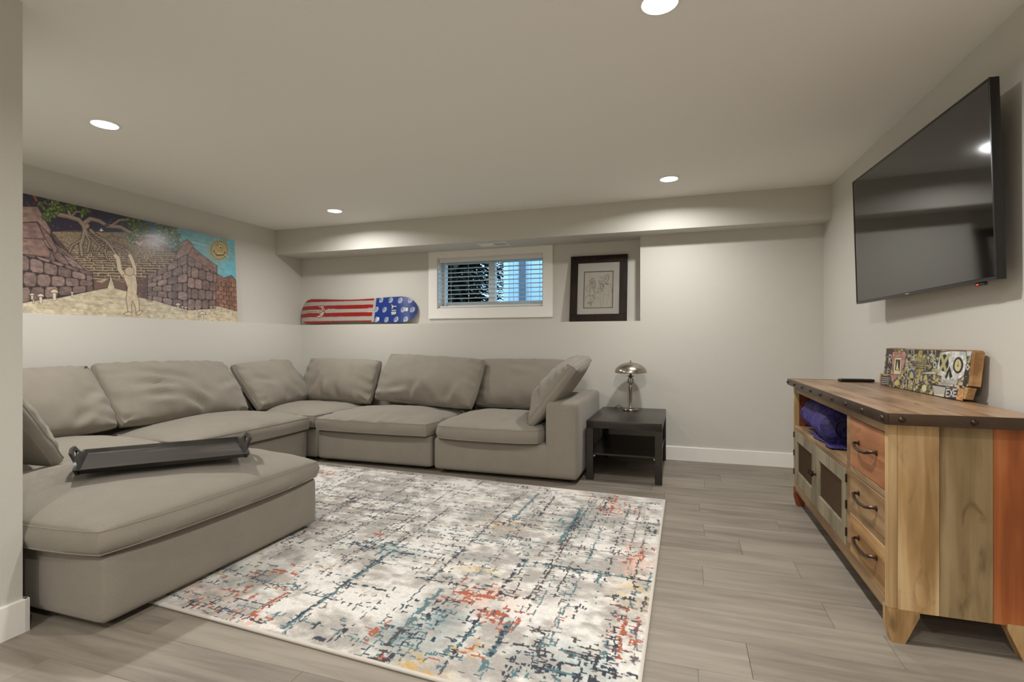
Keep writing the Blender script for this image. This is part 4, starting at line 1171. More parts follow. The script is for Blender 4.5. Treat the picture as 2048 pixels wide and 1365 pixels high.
for zx, zy in ((1335, 245), (1475, 240), (1612, 235), (1750, 230), (1278, 390), (1398, 390), (1665, 380), (1790, 375), (1300, 540), (1440, 540), (1580, 535), (1715, 530)):
    px, py = sbp(zx, zy)
    cb_.ell((px, py), 7.5, 10, GRY, rot=.35)
    for k in (-1, 0, 1): cb_.line([(px - 3.6 + k * 3, py + 5), (px - 1 + k * 3, py), (px - 2.4 + k * 3, py - 1), (px + 1.5 + k * 3, py - 6)], 1.3, (22, 62, 142))
    cb_.line([(px - 6, py + 8), (px + 7, py - 9)], 1.4, GRY)
# lettering reading downwards
px, py = sbp(1530, 318)
for w_, c_ in ((6.5, (14, 20, 40)), (3.6, (214, 212, 206))):
    text(cb_, 'LIB', px + 8, py + 3, 8, 14, c_, w_ * .85, .35, rot=PI / 2)
    cb_.line([(px - 9, py - 2), (px - 4, py + 4)], w_ * .8, c_)
for zx, zy in ((1715, 375), (1322, 530)):
    px, py = sbp(zx, zy); cb_.poly([(px - 4, py - 6), (px + 4, py - 6), (px + 4, py + 6), (px - 4, py + 6)], (212, 208, 200)); cb_.line([(px - 6, py - 7), (px - 5, py + 7)], 1.5, (212, 208, 200))
# jagged crescent emblem on the stripes
em_ = [(465, 350), (440, 360), (470, 400), (430, 420), (485, 440), (430, 455), (475, 470), (400, 490), (440, 500)]
for w_, c_ in ((7.0, (90, 14, 12)), (3.2, (206, 186, 166))):
    cb_.line([sbp(*q) for q in em_], w_, c_); cb_.line([sbp(405, 352), sbp(460, 350), sbp(488, 395), sbp(482, 450), sbp(448, 498), sbp(392, 486)], w_ * .8, c_)
for i in range(26): cb_.line([sbp(195 + i * 7, 425), sbp(199 + i * 7, 421 + (i % 3) * 4)], 1.2, (70, 60, 56))
for i in range(5): cb_.line([sbp(245 + i * 13, 445), sbp(254 + i * 13, 444)], 1.6, (150, 40, 30))
for zx0, n_ in ((545, 6), (1155, 5)):
    for i in range(n_): cb_.ell(sbp(zx0 + i * 18, 384 if zx0 == 545 else 370), 1.3, 1.3, (225, 220, 212)); 
for i in range(5): cb_.ell(sbp(1155 + i * 18, 425), 1.3, 1.3, (225, 220, 212))
sarr = np.linspace(0, 1, Wb); tarr = np.linspace(0, 1, Hb)
def board_outline(s):
    # half width along the length: rounded ends, narrow waist
    x = s * LB
    r0, r1 = 0.17, 0.20
    wmax = 0.148; waist = 0.022 * np.exp(-((s - .48) / .26) ** 2)
    w = wmax - waist
    e0 = np.sqrt(np.clip(1 - (np.clip(r0 - x, 0, None) / r0) ** 2.3, 0, 1)); e1 = np.sqrt(np.clip(1 - (np.clip(x - (LB - r1), 0, None) / r1) ** 2.2, 0, 1))
    return np.maximum(w * e0 * e1, 0.0015)
ss = np.sin(np.linspace(-PI / 2, PI / 2, Wb)) * .5 + .5
half = board_outline(ss)
kick = 0.045 * (np.clip(0.20 - ss * LB, 0, None) / 0.20) ** 2 + 0.045 * (np.clip(ss * LB - (LB - 0.22), 0, None) / 0.22) ** 2
zc = 0.150
def board_surface(off):
    P_ = np.zeros((Hb, Wb, 3))
    for i, t in enumerate(tarr):
        b = zc + (1 - 2 * t) * half
        P_[i, :, 0] = ss * LB - LB / 2
        P_[i, :, 1] = off + kick
        P_[i, :, 2] = b
    return P_
tilt = math.radians(11)
def tiltb(P_):
    Q = P_.copy(); y_, z_ = P_[..., 1], P_[..., 2]
    Q[..., 1] = y_ * math.cos(tilt) + z_ * math.sin(tilt) - 0.035; Q[..., 2] = -y_ * math.sin(tilt) + z_ * math.cos(tilt) + .012
    return Q
# resample colours so the graphic follows real length, not vertex spacing
ci = np.clip((ss * (Wb - 1)).round().astype(int), 0, Wb - 1)
tt = (1 - 2 * tarr)[:, None] * half[None] / 0.148 * .5          # position across in half widths
ti = np.clip(((0.5 - tt) * (Hb - 1)).round().astype(int), 0, Hb - 1)
Cb = cb_.a[ti, np.repeat(ci[None], Hb, 0)]
grid_art('base_graphic', tiltb(board_surface(0.0)), s2l(Cb), art_mat('snowboard_gloss', 0.35, 0.3), sb_t)
A = tiltb(board_surface(0.0006))[::4, ::6]; B_ = tiltb(board_surface(0.010))[::4, ::6]
hh, ww = A.shape[:2]
idx = np.arange(hh * ww).reshape(hh, ww); nA = hh * ww
F = []
for i in range(hh - 1):
    for j in range(ww - 1):
        F.append((idx[i, j], idx[i, j + 1], idx[i + 1, j + 1], idx[i + 1, j])); F.append((nA + idx[i + 1, j], nA + idx[i + 1, j + 1], nA + idx[i, j + 1], nA + idx[i, j]))
rg = np.concatenate([idx[0, :-1], idx[:-1, -1], idx[-1, ::-1][:-1], idx[::-1, 0][:-1]])
for k in range(len(rg)):
    a, b = rg[k], rg[(k + 1) % len(rg)]; F.append((b, a, nA + a, nA + b))
mb = MB(); mb.v = [tuple(p) for p in np.concatenate([A.reshape(-1, 3), B_.reshape(-1, 3)])]; mb.f = [tuple(int(q) for q in f_) for f_ in F]
mb.build('core', plain('board_edge', (150, 146, 140), 0.4), sb_t, smooth=40)

# ------------------------------------------------------------------ framed pencil drawing
pf = thing('framed_drawing', 'pencil figure drawing in a dark brown frame leaning in the niche', 'picture', (-0.767, 4.925, LEDGE))
FW, FH = 0.542, 0.645
lean2 = math.atan2(0.088, FH)
Mf = Matrix.Rotation(-lean2, 4, 'X')
M_frame = wood('espresso_frame', (24, 15, 9), (32, 21, 13), (40, 28, 19), 'Z', 0.5, spec=0.25)
fw_ = 0.072
for nm, lo_, hi_ in (('frame_rail', (-FW / 2, -.012, 0), (FW / 2, .012, fw_)), ('frame_rail', (-FW / 2, -.012, FH - fw_), (FW / 2, .012, FH)), ('frame_stile', (-FW / 2, -.012, fw_), (-FW / 2 + fw_, .012, FH - fw_)), ('frame_stile', (FW / 2 - fw_, -.012, fw_), (FW / 2, .012, FH - fw_))):
    MB().box(lo_, hi_, 0.002, 1, Mf).build(nm, M_frame, pf)
M_mat = plain('mat_board', (206, 203, 194), 0.8, var=0.01)
mx, mz0, mz1 = 0.140, 0.130, 0.490
mm = MB()
for lo_, hi_ in (((-FW / 2 + fw_, -.002, fw_), (FW / 2 - fw_, .001, mz0)), ((-FW / 2 + fw_, -.002, mz1), (FW / 2 - fw_, .001, FH - fw_)), ((-FW / 2 + fw_, -.002, mz0), (-mx, .001, mz1)), ((mx, -.002, mz0), (FW / 2 - fw_, .001, mz1))):
    mm.box(lo_, hi_, 0, 1, Mf)
mm.build('mat_board', M_mat, pf)
ml = MB()
for lo_, hi_ in (((-mx, -.0015, mz0), (mx, .001, mz0 + .006)), ((-mx, -.0015, mz1 - .006), (mx, .001, mz1)), ((-mx, -.0015, mz0), (-mx + .006, .001, mz1)), ((mx - .006, -.0015, mz0), (mx, .001, mz1))):
    ml.box(lo_, hi_, 0, 1, Mf)
ml.build('inner_mat', plain('dark_inner_mat', (52, 46, 38), 0.8), pf)
Wd, Hd = 190, 240
Td = homog([(390, 422), (850, 412), (843, 1000), (387, 1003)], [(0, 0), (Wd, 0), (Wd, Hd), (0, Hd)])
dv = Cv(Wd, Hd, (205, 200, 186), Td); PC = (64, 60, 54)
def pen(p, w=1.6, a=.85): dv.line(p, w, PC, a)
def shade(cx_, cy_, rx, ry, n_, seed, a=.35, ang=1.2):
    r = random.Random(seed)
    for _ in range(n_):
        x = cx_ + r.gauss(0, rx); y = cy_ + r.gauss(0, ry); l = r.uniform(12, 34)
        dv.line([(x, y), (x + l * math.cos(ang + r.uniform(-.3, .3)), y + l * math.sin(ang + r.uniform(-.3, .3)))], 1.3, PC, a)
shade(515, 590, 24, 40, 60, 1, .5, 1.7); shade(530, 670, 20, 30, 26, 2, .35, 1.6); shade(640, 600, 16, 26, 26, 3, .4, 1.4); shade(690, 620, 14, 40, 30, 4, .45, 1.6); shade(620, 690, 40, 20, 30, 5, .35, .8); shade(735, 545, 22, 30, 22, 6, .3, 1.1); shade(740, 610, 14, 8, 14, 7, .5, .6); shade(580, 830, 40, 20, 16, 8, .3, .9); shade(500, 800, 16, 10, 12, 9, .5, .2); shade(480, 920, 24, 14, 16, 10, .45, .9); shade(640, 500, 14, 14, 10, 12, .3, .4)
pen([(470, 620), (480, 570), (510, 530), (545, 528), (568, 560), (560, 600), (570, 650)]); pen([(470, 630), (430, 660), (410, 690), (430, 715), (475, 735)]); pen([(480, 640), (475, 690), (490, 730), (470, 770), (480, 830), (510, 880), (500, 940)]); pen([(560, 650), (545, 700), (560, 760), (555, 830), (530, 890), (510, 950)]); pen([(405, 850), (460, 790)], 1.6); pen([(440, 930), (490, 890), (480, 940), (510, 960)], 1.6)
pen([(620, 570), (650, 565), (665, 600), (640, 650), (650, 700)]); pen([(570, 750), (640, 745), (690, 715)], 1.8); pen([(575, 770), (660, 765)], 1.4); pen([(700, 570), (685, 530), (700, 490), (740, 480), (775, 500), (770, 560), (740, 590), (700, 575)]); pen([(730, 470), (765, 455), (785, 480), (780, 540)]); pen([(715, 545), (750, 500)]); pen([(760, 600), (800, 620), (825, 690), (835, 760)]); pen([(705, 620), (690, 700), (700, 780), (690, 880), (680, 970)], 1.2, .5); pen([(780, 640), (770, 720), (785, 800), (760, 880), (740, 960)], 1.2, .5); pen([(640, 790), (645, 880), (655, 980)], 1.2, .5); pen([(700, 780), (740, 800), (780, 800)], 1.2, .5); pen([(800, 740), (835, 750)], 1.2, .5); pen([(560, 840), (550, 930)], 1.1, .5)
Ud, Vd = np.meshgrid(np.linspace(-mx + .004, mx - .004, Wd), np.linspace(mz1 - .004, mz0 + .004, Hd))
Pd = np.stack([Ud, np.zeros_like(Ud) + .002, Vd], -1)
Rm = np.array(Mf.to_3x3()); Pd = Pd @ Rm.T
grid_art('drawing', Pd, s2l(dv.a), art_mat('drawing_paper', 0.8), pf)
gl, gnt2, gb2 = new_mat('picture_glass'); gb2.inputs['Roughness'].default_value = 0.02; gb2.inputs['Transmission Weight'].default_value = 1.0; gb2.inputs['IOR'].default_value = 1.25; gb2.inputs['Base Color'].default_value = (1, 1, 1, 1)
MB().box((-FW / 2 + fw_, -.0065, fw_), (FW / 2 - fw_, -.0045, FH - fw_), 0, 1, Mf).build('glass', gl, pf)

# ------------------------------------------------------------------ painted skull plank on the console
pq = thing('painted_plank', 'rough wooden plank painted with a skull, a heart and lettering', 'artwork', (1.105, 3.02, TOPZ + .001), math.radians(1.6))
Wq, Hq = 420, 110
Tq = homog([(225, 175), (1790, 228), (1735, 990), (200, 712)], [(0, 0), (Wq, 0), (Wq, Hq), (0, Hq)])
qv = Cv(Wq, Hq, (108, 100, 76), Tq)
n_a = vnoise(Hq, Wq, 7, 9, 21, 3); n_b = vnoise(Hq, Wq, 9, 7, 22, 3)
qv.a = np.where((n_a > .56)[..., None], np.array((182, 174, 144.)), qv.a); qv.a = np.where((n_a < .42)[..., None], np.array((48, 42, 38.)), qv.a); qv.a = np.where((n_b > .66)[..., None], np.array((146, 134, 74.)), qv.a)
K = (38, 33, 31); CR = (206, 200, 180); OL = (162, 150, 84); PK = (172, 126, 116); BL = (60, 74, 110)
rq = random.Random(5)
for i in range(220):
    x, y = rq.uniform(250, 1250), rq.uniform(200, 950); l = rq.uniform(15, 60)
    qv.line([(x, y), (x + rq.choice((0, l)), y + rq.choice((0, l * .8)))], rq.uniform(.8, 1.8), rq.choice((K, K, CR, CR, OL)), .8)
qv.poly([(230, 180), (360, 180), (330, 560), (230, 560)], (62, 50, 54)); text(qv, 'R', 285, 270, 45, 120, CR, 3); text(qv, 'E', 265, 480, 34, 80, CR, 2.4)
qv.poly([(600, 195), (1200, 205), (1190, 275), (600, 262)], (54, 50, 48)); text(qv, '13', 670, 205, 26, 55, CR, 2); text(qv, '121', 960, 215, 40, 50, CR, 2, .7); text(qv, 'I', 610, 205, 14, 55, CR, 2)
heart = [(455, 255), (400, 210), (345, 225), (335, 330), (360, 500), (410, 700), (500, 600), (560, 440), (590, 280), (560, 215), (500, 220)]
qv.poly(heart, PK, out=K, ow=1.8, tex=.25); qv.poly([(380, 310), (510, 310), (510, 565), (380, 560)], (206, 198, 160), out=K, ow=1.4); qv.poly([(405, 340), (490, 345), (490, 510), (405, 500)], (50, 44, 40)); qv.poly([(440, 350), (455, 460), (480, 500), (420, 490)], CR); qv.line([(445, 420), (445, 480)], 2, CR); qv.ell((460, 230), 26, 26, (178, 160, 88), out=K, ow=1.3)
qv.ell((605, 385), 26, 60, CR, out=K, ow=1.6); text(qv, 'G', 590, 345, 26, 70, K, 1.8)
qv.poly([(810, 210), (850, 195), (890, 215), (870, 350), (880, 480), (850, 720), (810, 640), (830, 480), (790, 340)], OL, out=K, ow=1.4, tex=.3); qv.poly([(740, 300), (990, 320), (990, 470), (750, 470)], (124, 118, 76), .5)
for yy_ in (370, 395, 430, 460): qv.line([(640, yy_), (1010, yy_ + 30)], 1.5, K)
for i in range(10): qv.line([(670 + i * 30, 330), (670 + i * 30, 470)], 1, CR, .7)
text(qv, 'TOO', 980, 330, 40, 60, (190, 196, 170), 2, .3); qv.ell((1115, 430), 34, 62, (188, 200, 184), out=K, ow=1.6); qv.ell((1115, 430), 14, 28, K)
for c_ in ((700, 560), (960, 590)):
    qv.line([(c_[0] - 50, c_[1] + 90), (c_[0] - 45, c_[1] - 30), (c_[0], c_[1] - 60), (c_[0] + 45, c_[1] - 25), (c_[0] + 55, c_[1] + 60)], 7, BL); qv.ell((c_[0], c_[1] + 30), 28, 40, (182, 176, 90))
for i, s in enumerate('UNG'): text(qv, s, 610 + i * 100, 650 + i * 20, 60, 100, (190, 186, 156), 2.6)
qv.poly([(880, 540), (1130, 520), (1160, 575), (900, 560)], (196, 186, 150), out=K, ow=1.2)
qv.ell((1000, 780), 50, 60, (206, 198, 150), out=K, ow=1.4); qv.ell((500, 690), 50, 50, (186, 174, 112), out=K, ow=1.4)
qv.poly([(200, 575), (360, 590), (370, 725), (200, 710)], (66, 56, 62))
for i in range(4): qv.line([(215, 605 + i * 28), (350, 620 + i * 28)], 2, CR, .8)
# skull
SKL = (198, 200, 196)
qv.poly([(1200, 240), (1400, 215), (1680, 230), (1710, 420), (1660, 600), (1560, 660), (1530, 770), (1260, 740), (1240, 600), (1170, 590), (1160, 480)], SKL, out=K, ow=1.8, tex=.25)
qv.ell((1285, 400), 85, 130, K); qv.line([(1190, 540), (1360, 285)], 10, (172, 168, 118)); qv.line([(1220, 270), (1320, 520)], 10, (172, 168, 118)); qv.ell((1545, 440), 95, 125, K); qv.ell((1540, 440), 62, 92, (202, 190, 140)); qv.poly([(1540, 370), (1560, 450), (1525, 465)], (90, 80, 60)); qv.line([(1540, 400), (1542, 440)], 1.6, CR)
qv.poly([(1385, 440), (1450, 610), (1400, 640), (1380, 540), (1350, 640), (1310, 620)], K)
for i in range(14): qv.line([(1270 + i * 22, 640 + (i % 3) * 12), (1275 + i * 21, 740)], 1.5, K, .8)
qv.poly([(1145, 735), (1395, 770), (1370, 945), (1190, 900)], (204, 202, 190), out=K, ow=1.6)
for i in range(12): qv.line([(1160 + i * 19, 745 + i * 2), (1195 + i * 15, 870)], 1.4, (90, 84, 76), .8)
qv.poly([(1400, 780), (1640, 810), (1600, 985), (1380, 940)], (48, 44, 56)); text(qv, 'EXE', 1410, 810, 52, 100, (210, 208, 200), 3, .35); qv.poly([(1690, 420), (1730, 400), (1760, 640), (1700, 790), (1640, 780)], (50, 42, 40)); text(qv, 'O', 1700, 430, 40, 80, CR, 3); qv.poly([(1700, 240), (1790, 235), (1770, 300), (1700, 300)], (190, 196, 200)); qv.poly([(1570, 700), (1640, 690), (1650, 780), (1560, 770)], (190, 176, 160))
ORW = (190, 140, 88)
qv.poly([(1640, 790), (1740, 800), (1735, 995), (1590, 985)], ORW, tex=.2)
LQ, HQ = 0.86, 0.205
Uq, Vq = np.meshgrid(np.linspace(0, 1, Wq), np.linspace(0, 1, Hq))
Cq = s2l(qv.a)
M_raw = wood('raw_pine', (140, 102, 62), (172, 132, 88), (192, 154, 110), 'Y', 0.6)
leanq = math.radians(5)
Mq = Matrix.Rotation(leanq, 4, 'Y')
def qface(r0, r1, xo, name):
    sl = slice(r0, r1)
    Xq = np.zeros_like(Uq[sl]) + xo + 0.0015 * (vnoise(*Uq[sl].shape, 8, 12, 7, 2) - .5)
    Pq = np.stack([Xq, (.5 - Uq[sl]) * LQ, (1 - Vq[sl]) * HQ], -1) @ np.array(Mq.to_3x3()).T
    grid_art(name, Pq, Cq[sl], art_mat('acrylic_paint', 0.55), pq)
rowb = int(Hq * .70)
qface(0, rowb + 1, -.0205, 'upper_painting'); qface(rowb, Hq, -.0325, 'lower_painting')
ub = MB()
top = [(-LQ / 2 - .022, HQ * .31), (-LQ / 2 - .026, HQ * 0.98), (-LQ / 2 - .01, HQ * 1.02), (-.1, HQ * 1.02), (.1, HQ * 1.01), (.3, HQ * 1.025), (LQ / 2 - .02, HQ * 1.01), (LQ / 2, HQ * .98), (LQ / 2, HQ * .31)]
ub.prism(top, lambda a, b, d: (d, a, b), -.020, .012, Mq).build('upper_plank', M_raw, pq, smooth=None)
MB().prism([(-LQ / 2 - .012, 0.008), (-LQ / 2 - .03, HQ * .27), (-LQ / 2 + .2, HQ * .305), (LQ / 2 + .02, HQ * .30), (LQ / 2 + .02, 0.0045), (0, 0.004)], lambda a, b, d: (d, a, b), -.032, -.0045, Mq).build('lower_plank', M_raw, pq, smooth=None)
MB().box((-.004, -LQ / 2 + .05, 0.004), (.012, LQ / 2 - .05, HQ * .31), 0.001, 1, Mq).build('rear_batten', M_raw, pq)
# ------------------------------------------------------------------ area rug: woven flat pattern drawn in code on a finely divided sheet
RC = [(-3.10, 3.743), (-0.112, 3.559), (-0.125, 1.415), (-3.10, 1.588)]     # far left, far right, near right, near left
Wr, Hr = 900, 650
SRC = [(573.9, 45.4), (2008.2, 200.9), (1881.6, 1133.4), (-671.1, 441.4)]
Tr = homog(SRC, [(0, 0), (Wr, 0), (Wr, Hr), (0, Hr)])
rv_ = Cv(Wr, Hr, (196, 190, 180))
n0 = vnoise(Hr, Wr, 26, 34, 101, 4); n1 = vnoise(Hr, Wr, 10, 13, 102, 3); n2 = vnoise(Hr, Wr, 2, 2, 103, 2); n3 = vnoise(Hr, Wr, 80, 100, 104, 2)
tone = np.clip((n0 * .55 + n1 * .35 + n3 * .25 - .575) / .19, -1, 1)[..., None]
cream = np.array((214, 210, 203.)); grey = np.array((160, 154, 147.)); mid = np.array((188, 183, 175.))
rv_.a = np.where(tone > 0, mid + (cream - mid) * np.minimum(1, tone * 1.8), mid + (grey - mid) * np.minimum(1, -tone * 1.6))
rv_.a *= (1 + .10 * (n2 - .5))[..., None]
NAVY = (44, 52, 62); TEAL = (78, 108, 114); RUST = (160, 84, 60); OCH = (186, 152, 92); DKB = (70, 58, 54); PLUM = (92, 76, 84); PALE = (222, 172, 150)
rng = np.random.RandomState(77)
def dash(axis, a0, a1, c, w, col, gap=.25, jit=1.2, alpha=.92):
    """broken woven stroke: axis 0 runs along u (columns), 1 along v (rows); all in rug pixels"""
    a0, a1 = sorted((int(a0), int(a1))); N = a1 - a0
    if N < 2: return
    blk = rng.rand(N // 5 + 3); k = np.repeat(blk, 5)[:N]
    j1 = np.repeat((rng.rand(N // 7 + 3) - .5) * 2 * jit, 7)[:N]; ww = np.repeat(.55 + rng.rand(N // 3 + 3) * .9, 3)[:N] * w
    drift = np.interp(np.arange(N), [0, N / 2, N], (rng.rand(3) - .5) * 3)
    for i in range(N):
        if k[i] < gap: continue
        if rng.rand() < .10:
            t_ = a0 + i; cc = int(c + j1[i] + drift[i]); tl = rng.randint(2, 9); s0 = cc if rng.rand() < .5 else cc - tl
            if axis == 0 and 0 <= t_ < Wr - 1: rv_.a[max(0, s0):min(Hr, s0 + tl), t_:t_ + 2] = col
            elif axis == 1 and 0 <= t_ < Hr - 1: rv_.a[t_:t_ + 2, max(0, s0):min(Wr, s0 + tl)] = col
        p = a0 + i; m = c + j1[i] + drift[i]; lo = int(round(m - ww[i] / 2)); hi = max(lo + 1, int(round(m + ww[i] / 2)))
        if axis == 0:
            if 0 <= p < Wr: lo_, hi_ = max(0, lo), min(Hr, hi); rv_.a[lo_:hi_, p] = rv_.a[lo_:hi_, p] * (1 - alpha) + np.array(col) * alpha
        else:
            if 0 <= p < Hr: lo_, hi_ = max(0, lo), min(Wr, hi); rv_.a[p, lo_:hi_] = rv_.a[p, lo_:hi_] * (1 - alpha) + np.array(col) * alpha
def zdash(p, q, w, col, gap=.2, jit=1.2, alpha=.92):
    (x0, y0), (x1, y1) = Tr([p, q])
    if abs(x1 - x0) > abs(y1 - y0): dash(0, x0, x1, (y0 + y1) / 2, w, col, gap, jit, alpha)
    else: dash(1, y0, y1, (x0 + x1) / 2, w, col, gap, jit, alpha)
def cluster(z, ru, rv, n, cols, wmax=4, lmax=40, bias=.5, gap=.3):
    c = Tr([z])[0]
    for _ in range(n):
        x = c[0] + rng.randn() * ru; y = c[1] + rng.randn() * rv; l = rng.uniform(6, lmax); ax = 0 if rng.rand() < bias else 1
        dash(ax, (x if ax == 0 else y) - l / 2, (x if ax == 0 else y) + l / 2, y if ax == 0 else x, rng.uniform(1.2, wmax), cols[rng.randint(len(cols))], gap)
# soft coloured washes
def wash(z, ru, rv, col, a):
    c = Tr([z])[0]; Y, X = np.mgrid[0:Hr, 0:Wr]
    m = np.exp(-((X - c[0]) / ru) ** 2 - ((Y - c[1]) / rv) ** 2) * a * np.clip((n1 - .3) * 2.4, 0, 1)
    rv_.a = rv_.a * (1 - m[..., None]) + np.array(col, float) * m[..., None]
for z, ru, rvv, c, a in (((1890, 590), 26, 40, OCH, .8), ((1290, 590), 40, 30, PALE, .7), ((200, 590), 40, 20, PALE, .6), ((1090, 690), 40, 60, TEAL, .45), ((900, 400), 60, 16, TEAL, .45), ((1640, 290), 30, 40, TEAL, .5), ((1620, 850), 50, 30, TEAL, .5), ((1050, 890), 30, 14, OCH, .6), ((1240, 480), 40, 12, OCH, .45), ((1380, 300), 30, 20, OCH, .4), ((330, 500), 60, 30, TEAL, .35), ((1880, 470), 20, 30, PALE, .6), ((1810, 230), 24, 16, PALE, .7), ((700, 220), 40, 14, OCH, .35), ((950, 760), 30, 30, TEAL, .4), ((640, 90), 50, 20, PALE, .4)): wash(z, ru, rvv, c, a)
# overall fine broken grid
for i in range(360):
    ax = rng.randint(2); l = rng.uniform(10, 70)
    if ax == 0: x = rng.uniform(0, Wr); dash(0, x, x + l, rng.uniform(4, Hr - 4), rng.uniform(1.0, 2.6), [NAVY, DKB, DKB, TEAL, NAVY, (120, 110, 100)][rng.randint(6)], .35)
    else: y = rng.uniform(0, Hr); dash(1, y, y + l, rng.uniform(4, Wr - 4), rng.uniform(1.0, 2.4), [NAVY, DKB, TEAL, (120, 110, 100)][rng.randint(4)], .35)
for i in range(26):
    dash(0, rng.uniform(0, 300), rng.uniform(350, Wr), rng.uniform(10, Hr - 10), rng.uniform(1.2, 2.2), [NAVY, DKB, TEAL][rng.randint(3)], .38)
    dash(1, rng.uniform(0, 200), rng.uniform(300, Hr), rng.uniform(10, Wr - 10), rng.uniform(1.2, 2.2), [NAVY, DKB, TEAL][rng.randint(3)], .35)
# main strokes read off the rug
for p, q, w, c, g in (((440, 715), (960, 395), 5, TEAL, .1), ((470, 690), (900, 430), 3, NAVY, .2), ((960, 395), (1110, 230), 2.5, NAVY, .3), ((620, 520), (1030, 265), 2.2, NAVY, .3), ((850, 830), (1120, 560), 6, TEAL, .15), ((900, 850), (1140, 590), 3, NAVY, .3), ((1110, 860), (1300, 640), 3, NAVY, .35),
        ((1255, 890), (1395, 690), 6, TEAL, .1), ((1300, 830), (1380, 700), 4, NAVY, .15), ((1330, 590), (1440, 440), 5, NAVY, .2), ((1440, 640), (1560, 470), 2.5, DKB, .3), ((1590, 370), (1680, 225), 7, TEAL, .15), ((1620, 330), (1665, 255), 4, NAVY, .3), ((1510, 270), (1560, 190), 4, NAVY, .3), ((1380, 300), (1500, 175), 5, TEAL, .2), ((1750, 250), (1790, 190), 4, NAVY, .3), ((1140, 500), (1200, 430), 2.5, NAVY, .3), ((650, 760), (960, 560), 2, NAVY, .4), ((350, 680), (470, 570), 4, RUST, .2), ((1820, 860), (1850, 640), 4, RUST, .3), ((1800, 680), (1830, 600), 3, PLUM, .4), ((1790, 250), (1815, 180), 5, RUST, .3), ((590, 720), (690, 650), 3, NAVY, .4), ((620, 180), (760, 80), 3, PLUM, .3), ((1640, 690), (1655, 620), 3, NAVY, .3)):
    zdash(p, q, w, c, g)
for p, q, w, c, g in (((700, 375), (1130, 440), 3.5, NAVY, .25), ((760, 385), (1300, 425), 2.5, TEAL, .3), ((1080, 370), (1210, 400), 2, NAVY, .3), ((1440, 450), (1960, 525), 3.5, NAVY, .15), ((1440, 460), (1850, 500), 2.5, TEAL, .2), ((1000, 515), (1290, 560), 3, NAVY, .2), ((1300, 575), (1500, 600), 2.5, NAVY, .25), ((700, 530), (900, 560), 4, NAVY, .35), ((340, 520), (540, 560), 2.5, DKB, .35), ((560, 575), (860, 640), 2, NAVY, .35), ((1180, 570), (1330, 600), 7, RUST, .2), ((1260, 640), (1430, 680), 6, RUST, .25), ((1110, 590), (1240, 620), 4, RUST, .3), ((440, 480), (540, 500), 4, RUST, .3), ((60, 610), (250, 640), 4, RUST, .4), ((540, 740), (650, 765), 5, NAVY, .3), ((820, 830), (900, 850), 6, NAVY, .3), ((1750, 745), (1920, 765), 3, RUST, .3), ((1480, 850), (1820, 880), 3, NAVY, .3), ((1500, 800), (1700, 820), 3, TEAL, .3), ((1470, 880), (1760, 920), 5, NAVY, .35), ((1130, 330), (1560, 370), 2.5, TEAL, .35), ((830, 240), (1050, 270), 2.2, NAVY, .35), ((1400, 290), (1560, 320), 2.5, DKB, .3), ((1530, 360), (1890, 440), 2.2, DKB, .35), ((860, 110), (1270, 150), 2.2, NAVY, .4), ((1600, 180), (1860, 200), 3, RUST, .4), ((200, 520), (330, 540), 3, TEAL, .4), ((1200, 460), (1330, 500), 3, OCH, .35), ((840, 335), (880, 345), 5, RUST, .1), ((640, 170), (800, 215), 2.5, PLUM, .35)):
    zdash(p, q, w, c, g)
for z, ru, rvv, n, cols in (((1260, 590), 26, 22, 26, [RUST, RUST, PALE, NAVY]), ((1380, 680), 30, 12, 18, [RUST, RUST, PLUM]), ((1900, 450), 10, 30, 22, [RUST, RUST, PALE]), ((1850, 720), 12, 40, 22, [RUST, NAVY, PLUM]), ((1790, 230), 16, 26, 26, [RUST, RUST, NAVY, PALE]), ((1660, 300), 24, 34, 20, [TEAL, NAVY]), ((1060, 720), 36, 40, 34, [TEAL, TEAL, NAVY]), ((930, 780), 24, 20, 20, [TEAL, NAVY, DKB]), ((1600, 780), 26, 26, 22, [NAVY, DKB, TEAL]), ((1600, 890), 50, 20, 34, [NAVY, NAVY, TEAL]), ((850, 400), 40, 14, 18, [TEAL, NAVY]), ((430, 480), 40, 20, 20, [RUST, TEAL, OCH]), ((740, 200), 50, 20, 22, [NAVY, PLUM, OCH]), ((720, 95), 60, 24, 26, [NAVY, PLUM, RUST]), ((1360, 300), 22, 20, 16, [NAVY, PLUM, OCH]), ((1560, 470), 30, 12, 12, [TEAL, NAVY]), ((180, 560), 40, 20, 18, [RUST, PALE, TEAL]), ((1000, 850), 20, 10, 8, [RUST, OCH]), ((870, 715), 5, 8, 4, [RUST]), ((1230, 810), 8, 14, 6, [RUST, OCH]), ((1780, 870), 20, 20, 16, [NAVY, DKB]), ((1960, 330), 6, 24, 8, [NAVY, DKB]), ((350, 690), 14, 10, 8, [RUST, PALE]), ((240, 640), 30, 8, 10, [NAVY, RUST])):
    cluster(z, ru, rvv, n, cols)
rv_.a *= (1 + .07 * (vnoise(Hr, Wr, 1.5, 1.5, 105) - .5))[..., None]
